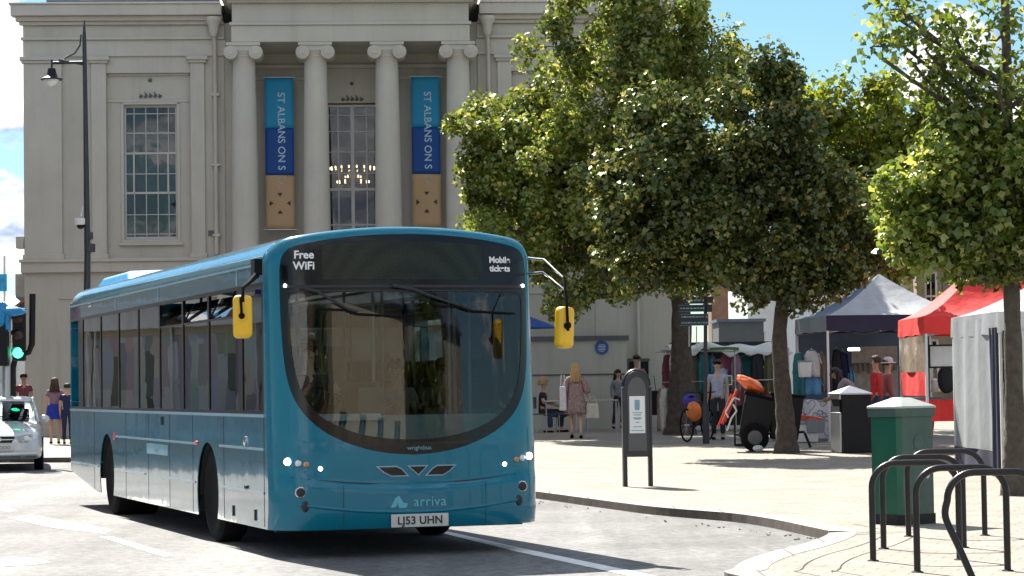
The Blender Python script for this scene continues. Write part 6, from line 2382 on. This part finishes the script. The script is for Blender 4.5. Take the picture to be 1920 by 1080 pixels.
# cabin: glass house with roof and pillars
cab = [(1.10, .72, .95, .72, .955), (1.75, .70, .96, .60, 1.36), (2.2, .70, .96, .60, 1.42), (3.0, .70, .96, .59, 1.41), (3.55, .69, .96, .56, 1.32), (3.98, .64, .92, .62, .93)]
q = MB()
vs = []
for (y, hb, zb, ht, zt) in cab:
    vs += [(-hb, y, zb), (-ht-.02, y, zt-.03), (-ht*.7, y, zt), (0, y, zt+.01), (ht*.7, y, zt), (ht+.02, y, zt-.03), (hb, y, zb)]
n = 7
fs = [(j*n+i, j*n+i+1, (j+1)*n+i+1, (j+1)*n+i) for j in range(len(cab)-1) for i in range(n-1)]
q.add(vs, fs)
q.build('windows', 'glass_car', car)
q = MB()
q.grid(lambda u, v: ((-.60+1.2*u), 1.72+1.85*v, 1.385+.055*math.sin(v*PI)**.7-.03*(2*u-1)**4+(-.03 if v in (0,) else 0)), 12, 12)
q.build('roof', 'car_paint', car, solid=.03)
q = MB()
for sg in (-1, 1):
    q.tube([(sg*.73, 1.08, .95), (sg*.635, 1.75, 1.36), (sg*.63, 2.3, 1.41), (sg*.61, 3.1, 1.39), (sg*.59, 3.55, 1.30), (sg*.67, 3.98, .93)], .032, 8)
    q.tube([(sg*.70, 2.35, .96), (sg*.63, 2.3, 1.40)], .028, 6)
q.build('pillars', 'car_paint', car)
q = MB()
q.bb((-.68, 1.3, .4), (.68, 3.7, .75))
for x in (-.35, .35):
    q.box((x, 2.1, .95), (.42, .12, .5))
    q.box((x, 2.1, 1.26), (.24, .10, .16))
q.build('interior', 'dark_void', car, bev=.03)
q = MB()
q.tube([(-.7, -.01, .34), (-.4, -.06, .34), (.4, -.06, .34), (.7, -.01, .34)], .045, 10)
q.build('bumper', 'car_paint', car)
q = MB()
q.bb((-.40, -.045, .24), (.40, .02, .30))
q.bb((-.70, -.005, .24), (-.50, .06, .32))
q.bb((.50, -.005, .24), (.70, .06, .32))
q.build('air_intake', 'plastic_grey', car)
q = MB()
q.add([(-.30, .00, .68), (.30, .00, .68), (.24, -.02, .56), (-.24, -.02, .56), (-.30, .04, .68), (.30, .04, .68), (.24, .04, .56), (-.24, .04, .56)], [(0, 1, 2, 3), (0, 4, 5, 1), (1, 5, 6, 2), (2, 6, 7, 3), (3, 7, 4, 0)])
gr_ = q.build('grille', 'black_paint', car, smooth=False)
q = MB()
q.bb((-.27, -.028, .61), (.27, -.02, .628))
q.lathe([(.04, -.03), (.04, -.04), (.02, -.042)], (0, 0, .625), 16, axis='y', squash=(1.4, 1))
q.build('badge', 'chrome', gr_)
for sg in (-1, 1):
    q = MB()
    pts = [(.33, .68), (.60, .72), (.735, .70), (.73, .60), (.56, .56), (.36, .56)]
    yy = lambda x: -.005+max(0, x-.45)**2*1.9
    nn = len(pts)
    q.add([(sg*x, yy(x)-.012, z) for x, z in pts]+[(sg*x, yy(x)+.04, z) for x, z in pts], [tuple(range(nn))]+[(i, (i+1) % nn, (i+1) % nn+nn, i+nn) for i in range(nn)])
    h_ = q.build('headlight', 'chrome', car, smooth=False, bev=.008)
    q = MB()
    q.ball((sg*.52, -.012, .635), (.065, .03, .055), 14, 8)
    q.ball((sg*.65, .06, .64), (.04, .03, .04), 12, 6)
    q.build('lens', 'lamp_lens', h_)
    q = MB()
    q.ball((sg*.86, 1.22, 1.0), (.10, .06, .075), 12, 8)
    q.bb((sg*.76, 1.2, .95), (sg*.82, 1.25, .99))
    q.build('door_mirror', 'car_paint', car)
q = MB()
q.bb((-.26, -.115, .41), (.26, -.10, .52))
pl2 = q.build('number_plate', 'plate_white', car, bev=.004)
text('KA02 OOO', .085, 'plate_black', pl2, (0, -.117, .463), (R(90), 0, 0), 'plate_lettering')
for sg in (-1, 1):
    for y in (.72, 3.15):
        w = bpy.data.objects.new('wheel', None)
        C.objects.link(w)
        w.parent = car
        w.location = (sg*.74, y, .285)
        q = MB()
        q.lathe([(.17, -.08), (.26, -.085), (.285, -.05), (.285, .05), (.26, .085), (.17, .08)], n=28, axis='x')
        q.build('tyre', 'rubber', w)
        q = MB()
        q.lathe([(.17, -.08), (.15, -.06), (.04, -.085), (.04, .085), (.15, .06), (.17, .08)], n=20, axis='x')
        q.build('rim', 'steel', w)
q = MB()
for sg in (-1, 1):
    for y in (.72, 3.15):
        q.lathe([(.34, -.03), (.33, .003)], (sg*.835, y, .32), 24, axis='x')
q.build('wheel_arch', 'dark_void', car)
q = MB()
q.tube([(-.55, 1.06, .99), (.10, 1.20, 1.06)], .010, 6)
q.tube([(.05, 1.06, .99), (.60, 1.24, 1.08)], .010, 6)
q.build('wiper', 'rubber', car)

# ================================================================== TRAFFIC SIGNAL AND BOLLARD (left edge)
def lw(px, py, d, base):
    q = P(px, py, d)
    return q-base
a = Vector((P(24, 700, 44).x, 44, gz(44)+PAVE))
ts = thing('traffic_light', 'dark traffic light with a green lamp lit and a cranked black pole', 'traffic light', a)
q = MB()
q.tube([(0, 0, 0), (0, 0, 1.1), lw(24, 690, 44, a), lw(30, 668, 44, a), lw(54, 660, 44, a), lw(60, 645, 44, a), lw(61, 551, 44, a)], .058, 12)
q.build('pole', 'black_paint', ts)
q = MB()
p0 = lw(36, 628, 43.9, a)
q.box(p0, (.22, .20, .96))
hd_ = q.build('signal_head', 'black_paint', ts, bev=.02)
for k, (dz, m) in enumerate(((.30, 'signal_dark'), (0, 'signal_dark'), (-.33, 'green_light'))):
    q = MB()
    q.lathe([(.095, -.11), (.08, -.125), (.01, -.13)], p0+Vector((0, 0, dz)), 18, axis='y')
    q.build('lamp', m, hd_)
    q = MB()
    q.grid(lambda u, v: p0+Vector((math.cos(PI*u)*.11, -.11-.16*v, dz+math.sin(PI*u)*.11)), 12, 2)
    q.build('hood', 'black_paint', hd_, solid=.008)
a2 = Vector((P(10, 700, 43.5).x, 43.5, gz(44)+PAVE))
ts2 = thing('traffic_light', 'traffic light wrapped in shiny blue sheeting on a grey post at the very left edge', 'traffic light', a2)
q = MB()
q.tube([(0, 0, 0), lw(13, 575, 43.5, a2)], .075, 12)
q.build('pole', 'steel', ts2)
q = MB()
q.ball(lw(18, 584, 43.4, a2), (.30, .16, .09), 16, 8, .12)
q.ball(lw(4, 592, 43.4, a2), (.14, .16, .26), 16, 8, .15)
q.ball(lw(14, 600, 43.4, a2), (.05, .14, .26), 12, 8, .15)
q.build('wrapped_head', 'signal_cyan', ts2)
q = MB()
q.box(lw(2, 640, 43.4, a2), (.28, .2, .9))
q.build('signal_head', 'black_paint', ts2, bev=.02)
a3 = Vector((P(8, 700, 70).x, 70, .4))
e = thing('road_sign', 'small blue road sign on a thin mast beyond the traffic lights', 'sign', a3)
q = MB()
q.tube([(0, 0, 0), lw(8, 480, 70, a3)], .04, 8)
q.build('pole', 'steel', e)
q = MB()
q.box(lw(5, 530, 69.9, a3), (.24, .04, .5))
q.build('panel', 'signal_cyan', e)
a = G(66, 812)
bo_ = thing('bollard', 'black and yellow bollard between the two pedestrians at the corner', 'bollard', a)
q = MB()
q.lathe([(.075, 0), (.075, .72), (.085, .74), (.085, .80), (.06, .84), (.01, .86)], n=16)
q.build('post', 'black_paint', bo_)
q = MB()
q.bb((-.02, -.085, .08), (.06, -.07, .70))
q.build('reflector', 'yellow_plastic', bo_)

# ================================================================== BUILDINGS OF THE STREET
def house(name, label, cat, loc, rz, w, d, h, wallm, roofm, storeys, cols, wz0, ww, wh, pitch=1.8, shop=None, gable=False, step=None, group='houses along the street', frame='white_paint'):
    """local: x along the front, y away from the street, front wall at y=0"""
    e = thing(name, label, cat, loc, rz, group)
    holes = []
    sx = w/cols
    for s_ in range(storeys):
        for c in range(cols):
            zc = wz0+s_*(step or 3.0)
            if zc+wh > h-.3:
                continue
            holes.append((sx*(c+.5)-ww/2, zc, ww, wh))
    q = MB()
    zs = sorted(set([0, h]+[z for _, z, _, _ in holes]+[z+hh for _, z, _, hh in holes]))
    for z0, z1 in zip(zs[:-1], zs[1:]):
        row = [hh for hh in holes if hh[1] <= z0+1e-6 and hh[1]+hh[3] >= z1-1e-6]
        if not row:
            q.bb((0, 0, z0), (w, .3, z1))
        else:
            x = 0
            for hh in sorted(row):
                q.bb((x, 0, z0), (hh[0], .3, z1))
                x = hh[0]+hh[2]
            q.bb((x, 0, z0), (w, .3, z1))
    q.bb((0, .3, 0), (.3, d, h)); q.bb((w-.3, .3, 0), (w, d, h)); q.bb((.3, d-.3, 0), (w-.3, d, h))
    q.bb((.3, .32, 0), (w-.3, d-.3, 0.05))
    if gable:
        for y0, y1 in ((0, .3), (d-.3, d)):
            q.add([(0, y0, h), (w, y0, h), (w/2, y0, h+pitch), (0, y1, h), (w, y1, h), (w/2, y1, h+pitch)], [(0, 1, 2), (3, 5, 4), (0, 2, 5, 3), (1, 4, 5, 2)])
    q.build('wall', wallm, e, smooth=False)
    q = MB()
    if gable:
        q.add([(-.2, -.2, h-.1), (w/2, -.2, h+pitch+.05), (w/2, d+.2, h+pitch+.05), (-.2, d+.2, h-.1), (w+.2, -.2, h-.1), (w+.2, d+.2, h-.1)], [(0, 1, 2, 3), (1, 4, 5, 2)])
    elif pitch > .3:
        q.add([(-.15, -.3, h), (w+.15, -.3, h), (w+.15, d/2, h+pitch), (-.15, d/2, h+pitch), (-.15, d+.3, h), (w+.15, d+.3, h)], [(0, 1, 2, 3), (3, 2, 5, 4)])
    else:
        q.bb((-.1, -.15, h), (w+.1, d, h+pitch))
    rf_ = q.build('roof', roofm, e, smooth=False, solid=.12 if pitch > .3 else 0)
    if pitch > .3:
        q = MB()
        q.bb((w-.9, d/2-.4, h+pitch-.4), (w-.2, d/2+.4, h+pitch+1.0))
        for k in (-.18, .18):
            q.cyl((w-.55, d/2+k, h+pitch+1.0), (w-.55, d/2+k, h+pitch+1.3), .09)
        q.build('chimney', 'brick_wall', rf_, smooth=False)
    q = MB()
    q.bb((.3, 1.2, .1), (w-.3, 1.25, h))
    q.build('room_lining', 'room_wall', e)
    for (x, z, a_, b_) in holes:
        q = MB()
        q.bb((x, .08, z), (x+.07, .16, z+b_)); q.bb((x+a_-.07, .08, z), (x+a_, .16, z+b_))
        q.bb((x+.07, .08, z), (x+a_-.07, .16, z+.08)); q.bb((x+.07, .08, z+b_-.07), (x+a_-.07, .16, z+b_))
        q.bb((x+.07, .10, z+b_/2-.03), (x+a_-.07, .15, z+b_/2+.03))
        q.bb((x+a_/2-.015, .10, z+.08), (x+a_/2+.015, .145, z+b_-.07))
        q.bb((x-.08, -.06, z-.10), (x+a_+.08, .08, z-.003))
        f_ = q.build('window', frame, e, smooth=False)
        q = MB()
        q.bb((x+.07, .150, z+.08), (x+a_-.07, .155, z+b_-.07))
        q.build('pane', 'glass_window', f_)
    if shop:
        q = MB()
        q.bb((.2, -.14, 2.75), (w-.2, -.003, 3.25))
        q.bb((.2, -.28, 3.25), (w-.2, -.003, 3.33))
        q.build('shop_fascia', shop, e, bev=.01)
        q = MB()
        q.bb((.5, -.03, .5), (w-1.6, -.003, 2.6))
        q.bb((w-1.3, -.03, .1), (w-.45, -.003, 2.5))
        q.build('shop_window', 'shop_display', e, smooth=False)
        q = MB()
        for x in (.45, w/2-.55, w-1.6, w-1.33, w-.45):
            q.bb((x-.04, -.09, .0), (x+.04, -.034, 2.75))
        q.build('shop_frame', 'white_paint', e)
    return e
def HL(px, d):
    return P(px, 700, d).x
gh = 0.30
house('shop_house', 'brown brick gabled house far off between the middle trees', 'house', (HL(1336, 135), 135, gh), R(-3), 5.0, 7, 7.4, 'brick_brown', 'slate', 2, 2, 1.0, .5, 1.1, 1.5, gable=True)
house('shop_building', 'low dark grey flat roofed building in front of the white one', 'building', (HL(1349, 112), 112, gh), 0, 2.1, 3.5, 4.0, 'render_grey', 'slate', 1, 4, 1.2, .22, 1.1, .14)
house('shop_house', 'white rendered house with tall windows between the second tree and the dark flat building', 'house', (HL(1404, 124), 124, gh), R(2), 2.6, 8, 8.4, 'render_white', 'slate', 2, 2, 2.3, .55, 1.5, 1.6, step=2.6)
house('shop_house', 'second white rendered house just right of the second tree', 'house', (HL(1478, 122), 122, gh), R(2), 4.6, 8, 8.6, 'render_white', 'slate', 2, 3, 2.4, .6, 1.5, 1.6, step=2.7)
house('shop_house', 'cream house hidden mostly by the pale green tree', 'house', (HL(1650, 84), 84, gh), R(-6), 3.3, 8, 6.4, 'render_cream', 'slate', 2, 3, 1.2, .6, 1.4, 1.8)
house('shop_house', 'brick house with white sash windows behind the red gazebo', 'house', (HL(1722, 78), 78, gh), R(-8), 4.6, 8, 7.6, 'brick_wall', 'slate', 3, 5, .9, .42, 1.6, 1.8, step=2.2)
house('shop_house', 'long brick shop with cream pilasters at the right, beyond the pale marquee', 'house', (HL(1840, 70), 70, gh), R(-10), 6.5, 8, 7.2, 'brick_brown', 'slate', 3, 5, 1.0, .6, 1.5, 1.6, step=2.3)
# hanging flower baskets on the brick house
for px, lab in ((1768, 'yellow hanging flower basket on the brick house, left of the pair'), (1784, 'yellow hanging flower basket on the brick house, right of the pair')):
    pz = P(px, 560, 76)
    e = thing('hanging_basket', lab, 'flower basket', pz, 0, 'hanging flower baskets')
    q = MB()
    for k in range(80):
        v = Vector((random.gauss(0, 1), random.gauss(0, 1), random.gauss(0, 1))).normalized()*random.uniform(.12, .22)
        q.ball(v, random.uniform(.02, .045), 5, 4)
    q.build('flowers', 'petal_yellow', e)
    q = MB()
    q.ball((0, 0, -.14), (.17, .17, .13), 12, 6)
    q.build('basket', 'petal_green', e)
    q = MB()
    q.tube([(0, 0, 0), (0, .1, .5), (0, 1.0, .5)], .012, 5)
    q.build('bracket', 'black_paint', e)
# houses at the far left, beyond the crossing
house('shop_house', 'red brick gabled house with white bargeboard at the far left', 'house', (HL(12, 106), 106, gh), R(4), 3.0, 8, 4.6, 'brick_brown', 'terracotta', 1, 2, 2.9, .5, 1.1, 1.1, gable=True, shop='white_paint')
house('shop_house', 'dark slate roofed brick house just left of the town hall corner', 'house', (HL(38, 118), 118, gh), R(4), 3.6, 8, 4.7, 'brick_wall', 'slate', 1, 2, 2.9, .6, 1.1, 1.2, shop='signal_cyan')
house('shop_house', 'pale fronted shop at the extreme left edge behind the traffic lights', 'house', (HL(-110, 104), 104, gh), R(4), 3.6, 8, 4.4, 'render_white', 'slate', 1, 3, 2.9, .5, 1.0, 1.1, shop='white_paint')
# terrace on the left side of the street: seen mirrored in the bus's side windows
tz = [('render_white', 'cloth_maroon', 'white fronted shop'), ('brick_wall', 'cloth_blue', 'red brick shop'), ('render_cream', 'canvas_white', 'cream fronted shop'), ('brick_brown', 'cloth_pink', 'brown brick shop'), ('render_white', 'cloth_blue', 'second white shop')]
yv = 24
for k, (wm_, sm_, nm_) in enumerate(tz):
    house('shop_building', nm_+' on the left side of the street mirrored in the bus windows', 'building', (-14.2-.055*(yv-20)*1.0, yv, .0), R(90), 8.4, 7, 7.8, wm_, 'slate', 3, 3, 3.9 if False else 3.7, 1.0, 1.5, 2.2, shop=sm_)
    yv += 8.8
# buildings across the street behind the viewer: mirrored in the windscreen and lighting the shade
for k, (wm_, sm_, nm_, x0_) in enumerate((('render_cream', 'cloth_navy', 'cream building behind the viewer mirrored in the bus windscreen', 14), ('brick_wall', 'canvas_white', 'brick building behind the viewer mirrored in the bus windscreen', 26), ('brick_brown', 'cloth_red', 'brown building directly behind the viewer', 2), ('render_white', 'cloth_teal', 'white building behind the viewer to the left', -10))):
    house('shop_building', nm_, 'building', (x0_+11, -16, 0), R(180), 11, 8, 8.5, wm_, 'slate', 3, 4, 3.7, 1.1, 1.6, 2.2, shop=sm_)
for (x_, y_, lab_) in ((25, -9, 'street tree behind the viewer mirrored in the bus windscreen'), (9, -10, 'street tree just behind the viewer')):
    src = [o for o in C.objects if o.name == 'tree'][0]
    t_ = copy_tree(src)
    t_.location = (x_, y_, 0)
    t_.scale = (.85, .85, .85)
    t_['label'] = lab_
